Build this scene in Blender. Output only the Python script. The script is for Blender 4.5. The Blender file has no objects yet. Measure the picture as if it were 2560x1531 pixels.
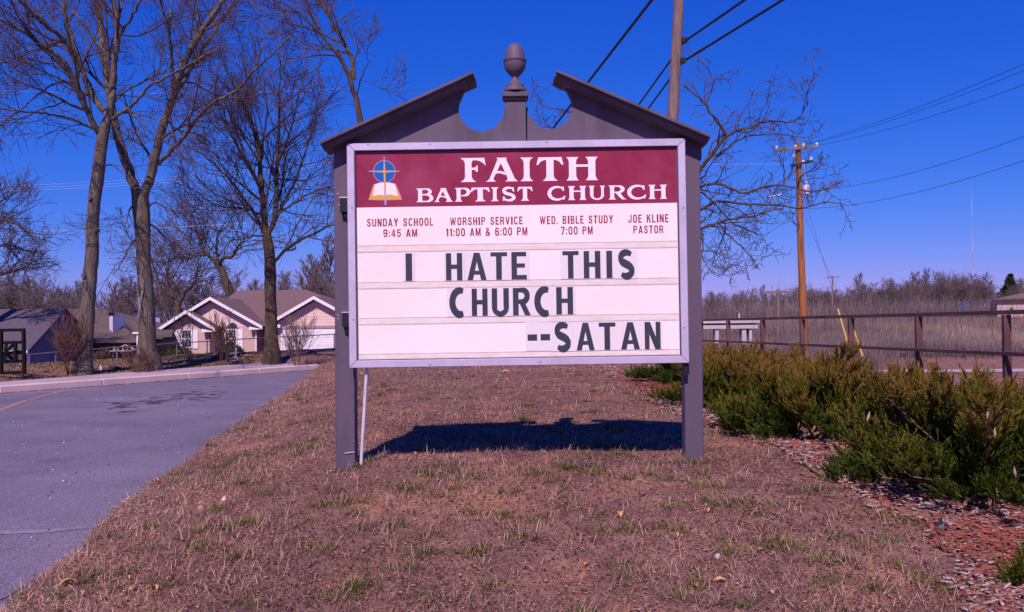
import bpy, math, random
import numpy as np
from mathutils import Vector, Matrix
from mathutils.geometry import tessellate_polygon

scene = bpy.context.scene
C = scene.collection
# ------------------------------------------------------------------ camera, light, exposure
F_PX = 2217.0
EYE = Vector((0, 0, 1.6))
PITCH = math.atan(34.5 / F_PX)
ROLL = math.radians(0.6)
FW = Vector((0, math.cos(PITCH), math.sin(PITCH)))
U0 = Vector((0, -math.sin(PITCH), math.cos(PITCH)))
R0 = Vector((1, 0, 0))
RT = (math.cos(ROLL) * R0 - math.sin(ROLL) * U0)
UP = (math.sin(ROLL) * R0 + math.cos(ROLL) * U0)
cd = bpy.data.cameras.new('camera')
cam = bpy.data.objects.new('camera', cd); C.objects.link(cam)
M = Matrix((RT, UP, -FW)).transposed().to_4x4(); M.translation = EYE
cam.matrix_world = M
cd.sensor_width = 36; cd.lens = 36 * F_PX / 2560
cd.clip_start = 0.05; cd.clip_end = 9000
scene.camera = cam

SUN_EL, SUN_AZ = math.radians(46.5), math.radians(180 + 10.5)   # azimuth clockwise from +Y: behind the camera, a bit to the left
w = bpy.data.worlds.new('World'); scene.world = w; w.use_nodes = True
nt = w.node_tree; nt.nodes.clear()
out = nt.nodes.new('ShaderNodeOutputWorld'); bg = nt.nodes.new('ShaderNodeBackground')
sky = nt.nodes.new('ShaderNodeTexSky'); sky.sky_type = 'NISHITA'; sky.sun_disc = False
sky.sun_elevation = SUN_EL; sky.sun_rotation = SUN_AZ
sky.air_density = 1.0; sky.dust_density = 0.25; sky.ozone_density = 5.0; sky.altitude = 200
# camera colour response of the photograph (deep saturated blue), applied per channel to the whole sky
sep = nt.nodes.new('ShaderNodeSeparateColor'); com = nt.nodes.new('ShaderNodeCombineColor'); nt.links.new(sky.outputs[0], sep.inputs[0])
for ch, (pw, k) in enumerate(((2.1, .062), (1.1, .345), (.6, 2.58))):
    m0 = nt.nodes.new('ShaderNodeMath'); m0.operation = 'MINIMUM'; m0.inputs[1].default_value = 9.0; nt.links.new(sep.outputs[ch], m0.inputs[0])
    m1 = nt.nodes.new('ShaderNodeMath'); m1.operation = 'POWER'; m1.inputs[1].default_value = pw; nt.links.new(m0.outputs[0], m1.inputs[0])
    m2 = nt.nodes.new('ShaderNodeMath'); m2.operation = 'MULTIPLY'; m2.inputs[1].default_value = k; nt.links.new(m1.outputs[0], m2.inputs[0]); nt.links.new(m2.outputs[0], com.inputs[ch])
nt.links.new(com.outputs[0], bg.inputs[0])
bg.inputs[1].default_value = 0.1
nt.links.new(bg.outputs[0], out.inputs[0])
sl = bpy.data.lights.new('sun', 'SUN'); sl.energy = 5.0; sl.angle = math.radians(0.5); sl.color = (1.0, 0.78, 0.76)
so = bpy.data.objects.new('sun', sl); C.objects.link(so)
sd = Vector((math.sin(SUN_AZ) * math.cos(SUN_EL), math.cos(SUN_AZ) * math.cos(SUN_EL), math.sin(SUN_EL)))
so.rotation_euler = sd.to_track_quat('Z', 'Y').to_euler(); so.location = (-5, -20, 25)
vs = scene.view_settings; vs.view_transform = 'Standard'; vs.look = 'None'; vs.exposure = 0.0; vs.gamma = 1.0

# ------------------------------------------------------------------ helpers
def P(px, py, Y):
    d = FW + RT * ((px - 1280) / F_PX) - UP * ((py - 765.5) / F_PX)
    return EYE + d * (Y / d.y)
def G(px, py, z):
    d = FW + RT * ((px - 1280) / F_PX) - UP * ((py - 765.5) / F_PX)
    return EYE + d * ((z - EYE.z) / d.z)
def tag(o, label=None, cat=None, group=None, kind=None):
    if label: o['label'] = label
    if cat: o['category'] = cat
    if group: o['group'] = group
    if kind: o['kind'] = kind
    return o
def thing(name, label, cat, loc=(0, 0, 0), group=None):
    o = bpy.data.objects.new(name, None); C.objects.link(o); o.location = loc; o.empty_display_size = .2
    return tag(o, label, cat, group)
def wloc(o):
    l = Vector((0, 0, 0))
    while o is not None:
        l = l + o.location; o = o.parent
    return l
def link_mesh(name, me, parent=None):
    o = bpy.data.objects.new(name, me); C.objects.link(o)
    if parent is not None: o.parent = parent
    return o
def np_mesh(name, co, faces_flat, sizes, mat, parent=None, smooth=False, attr=None, origin=None):
    """co Nx3, faces_flat ints, sizes per-face counts"""
    co = np.asarray(co, dtype=np.float64)
    off = wloc(parent) if parent is not None else Vector((0, 0, 0))
    if origin is not None: off = Vector(origin)
    co = co - np.array(off)
    me = bpy.data.meshes.new(name)
    me.vertices.add(len(co)); me.vertices.foreach_set('co', co.astype(np.float32).ravel())
    ff = np.asarray(faces_flat, dtype=np.int32); sz = np.asarray(sizes, dtype=np.int32)
    me.loops.add(len(ff)); me.loops.foreach_set('vertex_index', ff)
    me.polygons.add(len(sz)); st = np.concatenate(([0], np.cumsum(sz)[:-1])).astype(np.int32)
    me.polygons.foreach_set('loop_start', st); me.polygons.foreach_set('loop_total', sz)
    if smooth: me.polygons.foreach_set('use_smooth', np.ones(len(sz), dtype=bool))
    if attr is not None:
        a = me.attributes.new('tint', 'FLOAT', 'POINT'); a.data.foreach_set('value', np.asarray(attr, dtype=np.float32))
    me.update(calc_edges=True); me.validate()
    me.materials.append(mat)
    o = link_mesh(name, me, parent)
    if origin is not None and parent is None: o.location = origin
    return o
class MB:
    def __init__(s): s.v = []; s.f = []
    def add(s, vs, fs):
        n = len(s.v); s.v += [tuple(v) for v in vs]; s.f += [tuple(i + n for i in f) for f in fs]; return s
    def box(s, x0, y0, z0, x1, y1, z1):
        return s.add([(x0,y0,z0),(x1,y0,z0),(x1,y1,z0),(x0,y1,z0),(x0,y0,z1),(x1,y0,z1),(x1,y1,z1),(x0,y1,z1)],
                     [(0,3,2,1),(4,5,6,7),(0,1,5,4),(1,2,6,5),(2,3,7,6),(3,0,4,7)])
    def hexa(s, b, t):   # bottom ring of 4, top ring of 4
        return s.add(list(b) + list(t), [(3,2,1,0),(4,5,6,7),(0,1,5,4),(1,2,6,5),(2,3,7,6),(3,0,4,7)])
    def prism(s, pts, d):  # polygon pts (3D), extruded by vector d
        d = Vector(d); pts = [Vector(p) for p in pts]; n = len(pts)
        tris = tessellate_polygon([pts])
        vs = pts + [p + d for p in pts]
        fs = [tuple(t) for t in tris] + [tuple(i + n for i in reversed(t)) for t in tris]
        fs += [(i, (i + 1) % n, n + (i + 1) % n, n + i) for i in range(n)]
        return s.add(vs, fs)
    def bar(s, a, b, w, h=None, up=(0, 0, 1)):
        a, b = Vector(a), Vector(b); h = h or w; t = (b - a).normalized(); x = t.cross(Vector(up))
        if x.length < 1e-4: x = t.cross(Vector((1, 0, 0)))
        x.normalize(); y = x.cross(t); q = [(-1, -1), (1, -1), (1, 1), (-1, 1)]
        return s.hexa([a + x * (i * w / 2) + y * (j * h / 2) for i, j in q], [b + x * (i * w / 2) + y * (j * h / 2) for i, j in q])
    def tube(s, pts, radii, n=8, cap=True):
        pts = [Vector(p) for p in pts]
        if not hasattr(radii, '__len__'): radii = [radii] * len(pts)
        base = len(s.v); up = Vector((0.13, 0.31, 0.94))
        for i, p in enumerate(pts):
            t = (pts[min(i + 1, len(pts) - 1)] - pts[max(i - 1, 0)]).normalized()
            if abs(t.dot(up)) > .95: up = Vector((0.9, .3, .1))
            x = t.cross(up).normalized(); y = x.cross(t)
            for k in range(n):
                a = 2 * math.pi * k / n; s.v.append(tuple(p + (x * math.cos(a) + y * math.sin(a)) * radii[i]))
        for i in range(len(pts) - 1):
            for k in range(n):
                s.f.append((base + i*n + k, base + i*n + (k+1) % n, base + (i+1)*n + (k+1) % n, base + (i+1)*n + k))
        if cap:
            s.f.append(tuple(base + k for k in reversed(range(n)))); s.f.append(tuple(base + (len(pts)-1)*n + k for k in range(n)))
        return s
    def lathe(s, c, prof, n=24):
        b = len(s.v)
        for r, z in prof:
            for k in range(n):
                a = 2 * math.pi * k / n; s.v.append((c[0] + r * math.cos(a), c[1] + r * math.sin(a), c[2] + z))
        for i in range(len(prof) - 1):
            for k in range(n): s.f.append((b+i*n+k, b+i*n+(k+1) % n, b+(i+1)*n+(k+1) % n, b+(i+1)*n+k))
        s.f.append(tuple(b + k for k in reversed(range(n)))); s.f.append(tuple(b + (len(prof)-1)*n + k for k in range(n)))
        return s
    def build(s, name, mat, parent=None, smooth=False, bevel=0, origin=None):
        off = wloc(parent) if parent is not None else Vector(origin or (0, 0, 0))
        me = bpy.data.meshes.new(name)
        me.from_pydata([(v[0]-off.x, v[1]-off.y, v[2]-off.z) for v in s.v], [], s.f); me.update()
        me.materials.append(mat)
        if smooth:
            me.polygons.foreach_set('use_smooth', [True] * len(me.polygons))
            me.set_sharp_from_angle(angle=math.radians(40))
        o = link_mesh(name, me, parent)
        if parent is None: o.location = off
        if bevel:
            b = o.modifiers.new('bevel', 'BEVEL'); b.width = bevel; b.segments = 1; b.limit_method = 'ANGLE'
        return o
def copy_tree(o, parent=None):
    c = o.copy(); C.objects.link(c); c.parent = parent
    for ch in list(o.children): copy_tree(ch, c)
    return c

def mat(name, c1, c2=None, scale=5, rough=.8, metal=0, bump=0, bscale=None, detail=6, stretch=None, c3=None, spec=.3, lo=.35, hi=.65, c3s=.3):
    m = bpy.data.materials.new(name); m.use_nodes = True; t = m.node_tree
    b = t.nodes['Principled BSDF']; b.inputs['Roughness'].default_value = rough; b.inputs['Metallic'].default_value = metal
    b.inputs['Specular IOR Level'].default_value = spec
    b.inputs['Base Color'].default_value = (*c1, 1)
    tc = t.nodes.new('ShaderNodeTexCoord'); src = tc.outputs['Object']
    if stretch:
        mp = t.nodes.new('ShaderNodeMapping'); mp.inputs['Scale'].default_value = stretch; t.links.new(src, mp.inputs[0]); src = mp.outputs[0]
    if c2:
        n = t.nodes.new('ShaderNodeTexNoise'); n.inputs['Scale'].default_value = scale; n.inputs['Detail'].default_value = detail; n.inputs['Roughness'].default_value = .65
        t.links.new(src, n.inputs['Vector'])
        r = t.nodes.new('ShaderNodeValToRGB'); r.color_ramp.elements[0].position = lo; r.color_ramp.elements[1].position = hi
        r.color_ramp.elements[0].color = (*c1, 1); r.color_ramp.elements[1].color = (*c2, 1)
        t.links.new(n.outputs[0], r.inputs[0]); col = r.outputs[0]
        if c3:
            n2 = t.nodes.new('ShaderNodeTexNoise'); n2.inputs['Scale'].default_value = scale * c3s; n2.inputs['Detail'].default_value = 4
            t.links.new(src, n2.inputs['Vector'])
            r2 = t.nodes.new('ShaderNodeValToRGB'); r2.color_ramp.elements[0].position = .5; r2.color_ramp.elements[1].position = .68
            t.links.new(n2.outputs[0], r2.inputs[0])
            mx = t.nodes.new('ShaderNodeMix'); mx.data_type = 'RGBA'; mx.inputs[7].default_value = (*c3, 1)
            t.links.new(r2.outputs[0], mx.inputs[0]); t.links.new(col, mx.inputs[6]); col = mx.outputs[2]
        t.links.new(col, b.inputs['Base Color'])
    if bump:
        n3 = t.nodes.new('ShaderNodeTexNoise'); n3.inputs['Scale'].default_value = bscale or scale * 4; n3.inputs['Detail'].default_value = 5
        t.links.new(src, n3.inputs['Vector'])
        bp = t.nodes.new('ShaderNodeBump'); bp.inputs['Strength'].default_value = 1; bp.inputs['Distance'].default_value = bump
        t.links.new(n3.outputs[0], bp.inputs['Height']); t.links.new(bp.outputs[0], b.inputs['Normal'])
    return m
def tint_mat(name, stops, rough=.8, spec=.2, trans=0):
    """colour from each blade's own random 'tint' value"""
    m = bpy.data.materials.new(name); m.use_nodes = True; t = m.node_tree; b = t.nodes['Principled BSDF']
    b.inputs['Roughness'].default_value = rough; b.inputs['Specular IOR Level'].default_value = spec
    a = t.nodes.new('ShaderNodeAttribute'); a.attribute_name = 'tint'
    r = t.nodes.new('ShaderNodeValToRGB'); e = r.color_ramp.elements
    while len(e) < len(stops): e.new(.5)
    for i, (p, c) in enumerate(stops): e[i].position = p; e[i].color = (*c, 1)
    t.links.new(a.outputs['Fac'], r.inputs[0]); t.links.new(r.outputs[0], b.inputs['Base Color'])
    if trans:
        tr = t.nodes.new('ShaderNodeBsdfTranslucent'); t.links.new(r.outputs[0], tr.inputs[0])
        ms = t.nodes.new('ShaderNodeMixShader'); ms.inputs[0].default_value = trans
        t.links.new(b.outputs[0], ms.inputs[1]); t.links.new(tr.outputs[0], ms.inputs[2]); t.links.new(ms.outputs[0], t.nodes['Material Output'].inputs[0])
    return m
def noise2(x, y, s, seed=0):
    r = np.random.RandomState(seed); v = np.zeros_like(x, dtype=float); a = 1.0; tot = 0
    for o in range(4):
        for k in range(3):
            th = r.uniform(0, 6.28); ph = r.uniform(0, 6.28); f = s * (2 ** o) * r.uniform(.8, 1.3)
            v += a * np.sin((x * math.cos(th) + y * math.sin(th)) * f + ph + 1.3 * np.sin((x * math.sin(th) - y * math.cos(th)) * f * .7 + ph)); tot += a
        a *= .55
    return v / tot * 1.6

MT = {}
MT['post'] = mat('grey_brown_paint', (.100, .076, .114), (.122, .090, .134), 3, rough=.6, bump=.0012, bscale=45, stretch=(1, 1, .25), c3=(.082, .062, .088), c3s=1.6)
MT['alu'] = mat('brushed_aluminium', (.50, .45, .58), (.62, .55, .70), 4, rough=.42, metal=.3, stretch=(1, 1, 1), bump=.0003, bscale=80)
MT['dark'] = mat('black_steel', (.012, .014, .02), rough=.5)
MT['maroon'] = mat('maroon_panel', (.235, .018, .055), (.275, .024, .068), 6, rough=.35, c3=(.31, .045, .10))
MT['panel'] = mat('white_acrylic', (.82, .77, .77), (.85, .80, .79), 3, rough=.35, c3=(.81, .74, .70))
MT['web'] = mat('stained_track', (.80, .73, .70), (.72, .62, .56), 7, rough=.4, stretch=(1, 1, 4))
MT['track'] = mat('clear_track', (.74, .64, .60), (.58, .47, .42), 9, rough=.3, stretch=(1, 1, 6))
MT['tile'] = mat('letter_tile', (.76, .71, .725), rough=.25)
MT['ink'] = mat('charcoal_letter', (.035, .040, .062), (.045, .05, .075), 8, rough=.5)
MT['whitelet'] = mat('white_print', (.82, .76, .80), rough=.4)
MT['redprint'] = mat('maroon_print', (.30, .02, .065), (.36, .04, .09), 12, rough=.4)
MT['blue'] = mat('emblem_blue', (.01, .11, .42), rough=.4)
MT['gold'] = mat('emblem_gold', (.72, .36, .06), rough=.4)
MT['line'] = mat('emblem_line', (.42, .34, .48), rough=.4)
MT['pvc'] = mat('white_pipe', (.70, .66, .74), (.55, .52, .6), 6, rough=.4)
MT['rotten'] = mat('weathered_wood', (.22, .13, .11), (.12, .08, .08), 20, rough=.9)
# ------------------------------------------------------------------ terrain
def smooth(t): t = np.clip(t, 0, 1); return t * t * (3 - 2 * t)
ASPH = .15
lot_px = [(-330, 1800), (-60, 1590), (40, 1500), (110, 1442), (200, 1365), (300, 1285), (420, 1182), (505, 1122), (600, 1062), (675, 1008), (742, 964), (782, 932), (808, 908), (832, 880)]
LOT = np.array([[G(x, y, ASPH).x, G(x, y, ASPH).y] for x, y in lot_px])
cA, cB = G(0, 984, ASPH), G(799, 924, ASPH)
CD = Vector((cB.x - cA.x, cB.y - cA.y, 0)).normalized(); CN = Vector((-CD.y, CD.x, 0))   # CN: away from the lot
if CN.y < 0: CN = -CN
def dist_poly(x, y, pl):
    """signed distance; positive to the right of the line (lawn side)"""
    best = np.full(x.shape, 1e9); sgn = np.ones(x.shape)
    for (ax, ay), (bx, by) in zip(pl[:-1], pl[1:]):
        dx, dy = bx - ax, by - ay; t = np.clip(((x - ax) * dx + (y - ay) * dy) / (dx * dx + dy * dy), 0, 1)
        qx, qy = x - ax - t * dx, y - ay - t * dy; d = np.hypot(qx, qy); s = np.where(dx * qy - dy * qx > 0, -1, 1)
        m = d < best; best = np.where(m, d, best); sgn = np.where(m, s, sgn)
    return best * sgn
def DL(x, y): return dist_poly(x, y, LOT) + .08 * noise2(x, y, 1.7, 15) + .05 * noise2(x, y, 6, 16) - .04
def fence_x(y): return 7.11 - .1 * y
def H(x, y, rough=True):
    x = np.asarray(x, dtype=float); y = np.asarray(y, dtype=float)
    # lawn mound
    m = .13 + .29 * smooth((y - 4.3) / 3.1) + .05 * smooth((y - 8) / 8) - .15 * smooth((1 - y) / 3)
    dl = DL(x, y)
    lawn = .185 + (m - .185) * smooth(dl / 2.2)
    lawn = lawn - .10 * smooth((x - 1.5) / 3.5) * smooth((8.5 - y) / 3)
    lot = ASPH - .06
    z = np.where(dl > 0, lawn, .185 + (lot - .185) * np.clip(-dl / .16, 0, 1))
    # verge behind the kerb
    dc = (x - cA.x) * CN.x + (y - cA.y) * CN.y
    u = (x - cA.x) * CD.x + (y - cA.y) * CD.y
    wk = 1.25 + .15 * np.clip(u, 0, 9)
    verge = .27 + .22 * smooth((dc - wk) / 2.2) + .05 * smooth(u / 9) * smooth((dc - wk) / 2.2) - 1.85 * smooth((dc - 4.3) / 16)
    z = np.where(dc > wk - .05, np.maximum(verge, -9) * 1.0, z)
    kb = (dc > -.25) & (dc <= wk - .05) & (dl < .1)
    z = np.where(kb, ASPH - .06, z)
    # blend lawn over the kerb end
    bl = smooth((u - 8.8) / 1.6) * smooth((dc + 3.5) / 3)
    lawn2 = .42 + .15 * smooth((dc) / 4) - 1.75 * smooth((dc - 4.5) / 16)
    z = z * (1 - bl) + lawn2 * bl
    # far left fields
    z = np.where(y > 90, z + (0.2 + 1.2) * smooth((y - 90) / 60), z)
    # right of the steel fence: drop to the road, then the reed bank
    df = x - (fence_x(y) + .4)
    low = -1.05 + 0 * x
    bank = 2.35 * smooth((y - 54) / 58)
    right = low + bank
    wr = smooth(df / 5.0) * smooth((y + 4) / 4)
    wr = np.where(y > 26, np.maximum(wr, smooth((x - 3.4) / 3.0)), wr)
    base = np.where(df > -2, np.minimum(z, .36), z)
    z = base * (1 - wr) + right * wr
    if rough:
        near = smooth((60 - y) / 30)
        onlot = (dl < -.05) & (dc < wk)
        z = z + np.where(onlot, 0, (.020 * noise2(x, y, 1.7, 3) + .009 * noise2(x, y, 7, 5)) * near * smooth(np.abs(dl) * 2))
    return z
def hz(x, y): return float(H(np.array([x]), np.array([y]))[0])
def GH(px, py, y0=3, y1=200):
    d = FW + RT * ((px - 1280) / F_PX) - UP * ((py - 765.5) / F_PX)
    ys = np.geomspace(y0, y1, 900); xs = d.x / d.y * ys; zs = EYE.z + d.z / d.y * ys
    g = H(xs, ys); k = np.argmax(zs < g)
    return Vector((xs[k], ys[k], g[k]))
def lines(segs):
    o = []
    for a, b, n in segs: o += list(np.linspace(a, b, n, endpoint=False))
    return np.array(o + [segs[-1][1]])
gx = lines([(-3500, -400, 6), (-400, -60, 14), (-60, -20, 30), (-20, -8, 50), (-8, 8, 170), (8, 30, 40), (30, 80, 20), (80, 400, 14), (400, 3500, 6)])
gy = lines([(-200, -4, 10), (-4, 3, 14), (3, 14, 120), (14, 32, 100), (32, 70, 60), (70, 160, 40), (160, 600, 16), (600, 5000, 8)])
X, Y = np.meshgrid(gx, gy); Z = H(X, Y)
nx, ny = len(gx), len(gy)
i = (np.arange(ny - 1)[:, None] * nx + np.arange(nx - 1)[None, :]).ravel()
ff = np.stack([i, i + 1, i + nx + 1, i + nx], 1)
MT['ground'] = mat('dead_lawn', (.150, .078, .070), (.26, .145, .120), 5, rough=1, bump=.016, bscale=26, c3=(.33, .165, .11), detail=9, c3s=.32, spec=.05)
g = np_mesh('ground', np.stack([X.ravel(), Y.ravel(), Z.ravel()], 1), ff.ravel(), np.full(len(ff), 4), MT['ground'], smooth=True)
tag(g, kind='structure')

# parking lot sheet
MT['asphalt'] = mat('asphalt', (.140, .122, .165), (.185, .162, .212), 1.2, rough=.9, bump=.004, bscale=140, c3=(.205, .178, .228), detail=10, spec=.15, c3s=.35)
def asph_speck(m):
    t = m.node_tree; b = t.nodes['Principled BSDF']; col = b.inputs['Base Color'].links[0].from_socket
    tc = t.nodes.new('ShaderNodeTexCoord')
    def blob(scale, pos, stretch=(1, 1, 1)):
        mp = t.nodes.new('ShaderNodeMapping'); mp.inputs['Scale'].default_value = stretch
        n = t.nodes.new('ShaderNodeTexNoise'); n.inputs['Scale'].default_value = scale; n.inputs['Detail'].default_value = 3
        r = t.nodes.new('ShaderNodeValToRGB'); r.color_ramp.elements[0].position = pos; r.color_ramp.elements[1].position = pos + .05
        t.links.new(tc.outputs['Object'], mp.inputs[0]); t.links.new(mp.outputs[0], n.inputs['Vector']); t.links.new(n.outputs[0], r.inputs[0]); return r.outputs[0]
    def mix(col, fac, c):
        x = t.nodes.new('ShaderNodeMix'); x.data_type = 'RGBA'; x.inputs[7].default_value = (*c, 1)
        t.links.new(fac, x.inputs[0]); t.links.new(col, x.inputs[6]); return x.outputs[2]
    v = t.nodes.new('ShaderNodeTexNoise'); v.inputs['Scale'].default_value = 75; v.inputs['Detail'].default_value = 2
    t.links.new(tc.outputs['Object'], v.inputs['Vector'])
    r = t.nodes.new('ShaderNodeValToRGB'); r.color_ramp.elements[0].position = .36; r.color_ramp.elements[1].position = .64
    r.color_ramp.elements[0].color = (.62, .62, .62, 1); r.color_ramp.elements[1].color = (1.42, 1.38, 1.42, 1)
    t.links.new(v.outputs[0], r.inputs[0])
    x = t.nodes.new('ShaderNodeMix'); x.data_type = 'RGBA'; x.blend_type = 'MULTIPLY'; x.inputs[0].default_value = 1
    t.links.new(col, x.inputs[6]); t.links.new(r.outputs[0], x.inputs[7]); col = x.outputs[2]
    col = mix(col, blob(38, .735), (.55, .5, .52))
    t.links.new(col, b.inputs['Base Color'])
asph_speck(MT['asphalt'])
mb = MB(); bd = [(p[0] + .30, p[1] + .02) for p in LOT]
far_l = cA - CD * 30
ring = [(a, b, ASPH) for a, b in bd if (Vector((a, b, 0)) - cA).dot(CN) < -.05] 
e1 = cA + CD * 9.6 + CN * .1; e2 = cA - CD * 26 + CN * .1
ring = ring + [(e1.x, e1.y, ASPH), (e2.x, e2.y, ASPH), (-30, -3, ASPH), (ring[0][0], -3, ASPH)]
tr = tessellate_polygon([[Vector(p) for p in ring]]); mb.add(ring, [tuple(t) for t in tr])
o = mb.build('parking_lot', MT['asphalt']); tag(o, kind='structure')
# painted stripe (yellow) and damp patches
def line_strip(name, m, pts, wdt, z):
    mb = MB()
    for (a, b) in zip(pts[:-1], pts[1:]):
        a, b = Vector(a), Vector(b); n = (b - a).normalized().cross(Vector((0, 0, 1))) * wdt / 2
        mb.add([a - n, a + n, b + n, b - n], [(0, 1, 2, 3)])
    return tag(mb.build(name, m), kind='structure')
MT['yellow'] = mat('worn_yellow_paint', (.42, .24, .13), (.16, .14, .17), 14, rough=.8, lo=.45, hi=.6)
line_strip('painted_stripe', MT['yellow'], [G(-120, 1070, ASPH + .004), G(60, 1003, ASPH + .004), G(158, 977, ASPH + .004)], .11, 0)
MT['wornline'] = mat('worn_white_paint', (.27, .245, .30), (.19, .17, .215), 10, rough=.9, lo=.4, hi=.6)
line_strip('faded_stripe', MT['wornline'], [G(-200, 1338, ASPH + .004), G(120, 1328, ASPH + .004), G(215, 1318, ASPH + .004)], .10, 0)
MT['damp'] = mat('damp_asphalt', (.075, .066, .09), (.10, .09, .12), 8, rough=.75, bump=.003, bscale=120)
rg = random.Random(4)
mb = MB()
def blob(mb, c, rx, ry, z, rg, n=16, rot=0):
    pts = []
    ph = [rg.uniform(0, 6.3) for _ in range(3)]
    for k in range(n):
        a = 6.2832 * k / n; r = 1 + .3 * math.sin(2*a + ph[0]) + .22 * math.sin(3*a + ph[1]) + .12 * math.sin(5*a + ph[2])
        x, y = rx * r * math.cos(a), ry * r * math.sin(a); pts.append(Vector((c.x + x*math.cos(rot) - y*math.sin(rot), c.y + x*math.sin(rot) + y*math.cos(rot), z)))
    mb.add(pts, [tuple(t) for t in tessellate_polygon([pts])])
zz = ASPH + .004
for k in range(70):
    t = rg.random(); x = 255 + 290 * t + rg.gauss(0, 16); y = 1014 - 30 * t + rg.gauss(0, 7) + (6 if t < .3 else 0)
    zz += .0001; blob(mb, G(x, y, ASPH), rg.uniform(.03, .15), rg.uniform(.015, .06), zz, rg, rot=rg.gauss(.1, .15))
tag(mb.build('damp_patches', MT['damp']), kind='structure')
MT['crack'] = mat('crack_dark', (.03, .028, .035), rough=1)  # even dark tone for the crack strips
for pts in ([(-60, 1520), (-20, 1507), (5, 1498), (22, 1490), (40, 1478), (62, 1466)], [(120, 1010), (250, 1000), (300, 1003), (420, 992), (520, 990)]):
    if pts[0][0] < 0: line_strip('asphalt_crack', MT['crack'], [G(x, y, ASPH + .003) for x, y in pts], .009, 0)
# gravel crumbs scattered on the asphalt
def scatter_mesh(name, pts, sizes, m, rs, flat=.5, tint=None, parent=None):
    """small irregular octahedra"""
    n = len(pts); base = np.array([[1,0,0],[-1,0,0],[0,1,0],[0,-1,0],[0,0,1],[0,0,-1]], float)
    v = base[None] * (sizes[:, None, None] * rs.uniform(.5, 1.2, (n, 6, 1))); v[:, :, 2] *= flat
    a = rs.uniform(0, 6.28, n); ca, sa = np.cos(a)[:, None], np.sin(a)[:, None]
    vx = v[:, :, 0] * ca - v[:, :, 1] * sa; vy = v[:, :, 0] * sa + v[:, :, 1] * ca
    v = np.stack([vx, vy, v[:, :, 2]], 2) + pts[:, None, :]
    f = np.array([[0,2,4],[2,1,4],[1,3,4],[3,0,4],[2,0,5],[1,2,5],[3,1,5],[0,3,5]])
    F = (f[None] + (np.arange(n) * 6)[:, None, None]).reshape(-1, 3)
    return np_mesh(name, v.reshape(-1, 3), F.ravel(), np.full(len(F), 3), m, attr=None if tint is None else np.repeat(tint, 6), parent=parent)
rs = np.random.RandomState(7)
pp = []
for k in range(230):
    d = G(rs.uniform(-60, 760), 0, 0) if False else None
    px = rs.uniform(-40, 700); py = 985 + 540 * rs.random() ** 1.3
    q = G(px, py, ASPH)
    if dist_poly(np.array([q.x]), np.array([q.y]), LOT)[0] < -.05 and (q - cA).dot(CN) < -.2: pp.append((q.x, q.y, ASPH + .006))
pp = np.array(pp)
tag(scatter_mesh('gravel_crumbs', pp, rs.uniform(.003, .011, len(pp)) * (1 + pp[:, 1] / 14), tint_mat('crumb', [(0, (.05, .045, .06)), (.35, (.2, .17, .18)), (.6, (.6, .52, .5)), (1, (.8, .7, .66))]), rs, tint=rs.random(len(pp))),
    'loose pale gravel crumbs scattered over the asphalt lot', 'gravel', kind='stuff')

# kerb and walk: slabs one by one
MT['concrete'] = mat('concrete', (.60, .43, .41), (.68, .50, .475), 1.6, rough=.9, bump=.003, bscale=60, c3=(.50, .36, .35), detail=8)
MT['concrete2'] = mat('concrete_walk', (.40, .31, .34), (.46, .355, .39), 1.6, rough=.9, bump=.003, bscale=60, c3=(.27, .22, .25), detail=8)
kr = thing('kerb', 'pale concrete kerb and walk running along the far side of the asphalt lot', 'kerb', (cA.x, cA.y, ASPH))
del kr['category']; del kr['label']; kr['kind'] = 'structure'
L = 2.4
for k in range(-10, 5):
    a = cA + CD * (k * L + .004); b = cA + CD * ((k + 1) * L - .003)
    if k == 4: b = cA + CD * (k * L + .0)
    zt = .305 + .002 * (k % 2)
    wa, wb = 1.25 + .15 * max(0, min(9, k * L)), 1.25 + .15 * max(0, min(9, (k + 1) * L))
    def ringz(n0, n1, z0):
        p, q = (wa, wb) if n1 > 1 else (n1, n1)
        return [(*(a + CN * n0).xy, z0), (*(b + CN * n0).xy, z0), (*(b + CN * q).xy, z0), (*(a + CN * p).xy, z0)]
    mb = MB(); mb.hexa(ringz(0, .22, .05), ringz(.02, .22, zt)); mb.build('kerb_stone', MT['concrete'], kr, bevel=.02)
    mb = MB(); mb.hexa(ringz(.226, 1.3, .05), ringz(.226, 1.3, zt + .004)); mb.build('paving_slab', MT['concrete2'], kr, bevel=.006)
# far road and path beyond the steel fence
MT['farroad'] = mat('pale_concrete_road', (.46, .42, .50), (.55, .50, .58), 1, rough=.9)
mb = MB()
def strip(mb, pts, z):
    n = len(pts) // 2; vs = [(p[0], p[1], z) for p in pts]
    for k in range(n - 1): mb.add([vs[2*k], vs[2*k+1], vs[2*k+3], vs[2*k+2]], [(0, 1, 2, 3)])
strip(mb, [(9.5, 19), (30, 15), (9.7, 31), (40, 28)], -1.03 + .0)
tag(mb.build('service_road', MT['farroad']), kind='structure')
mb = MB(); strip(mb, [(9, 41.0), (9, 43.4), (60, 39.6), (60, 42.0)], -1.02)
tag(mb.build('path', MT['concrete2']), kind='structure')
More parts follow.
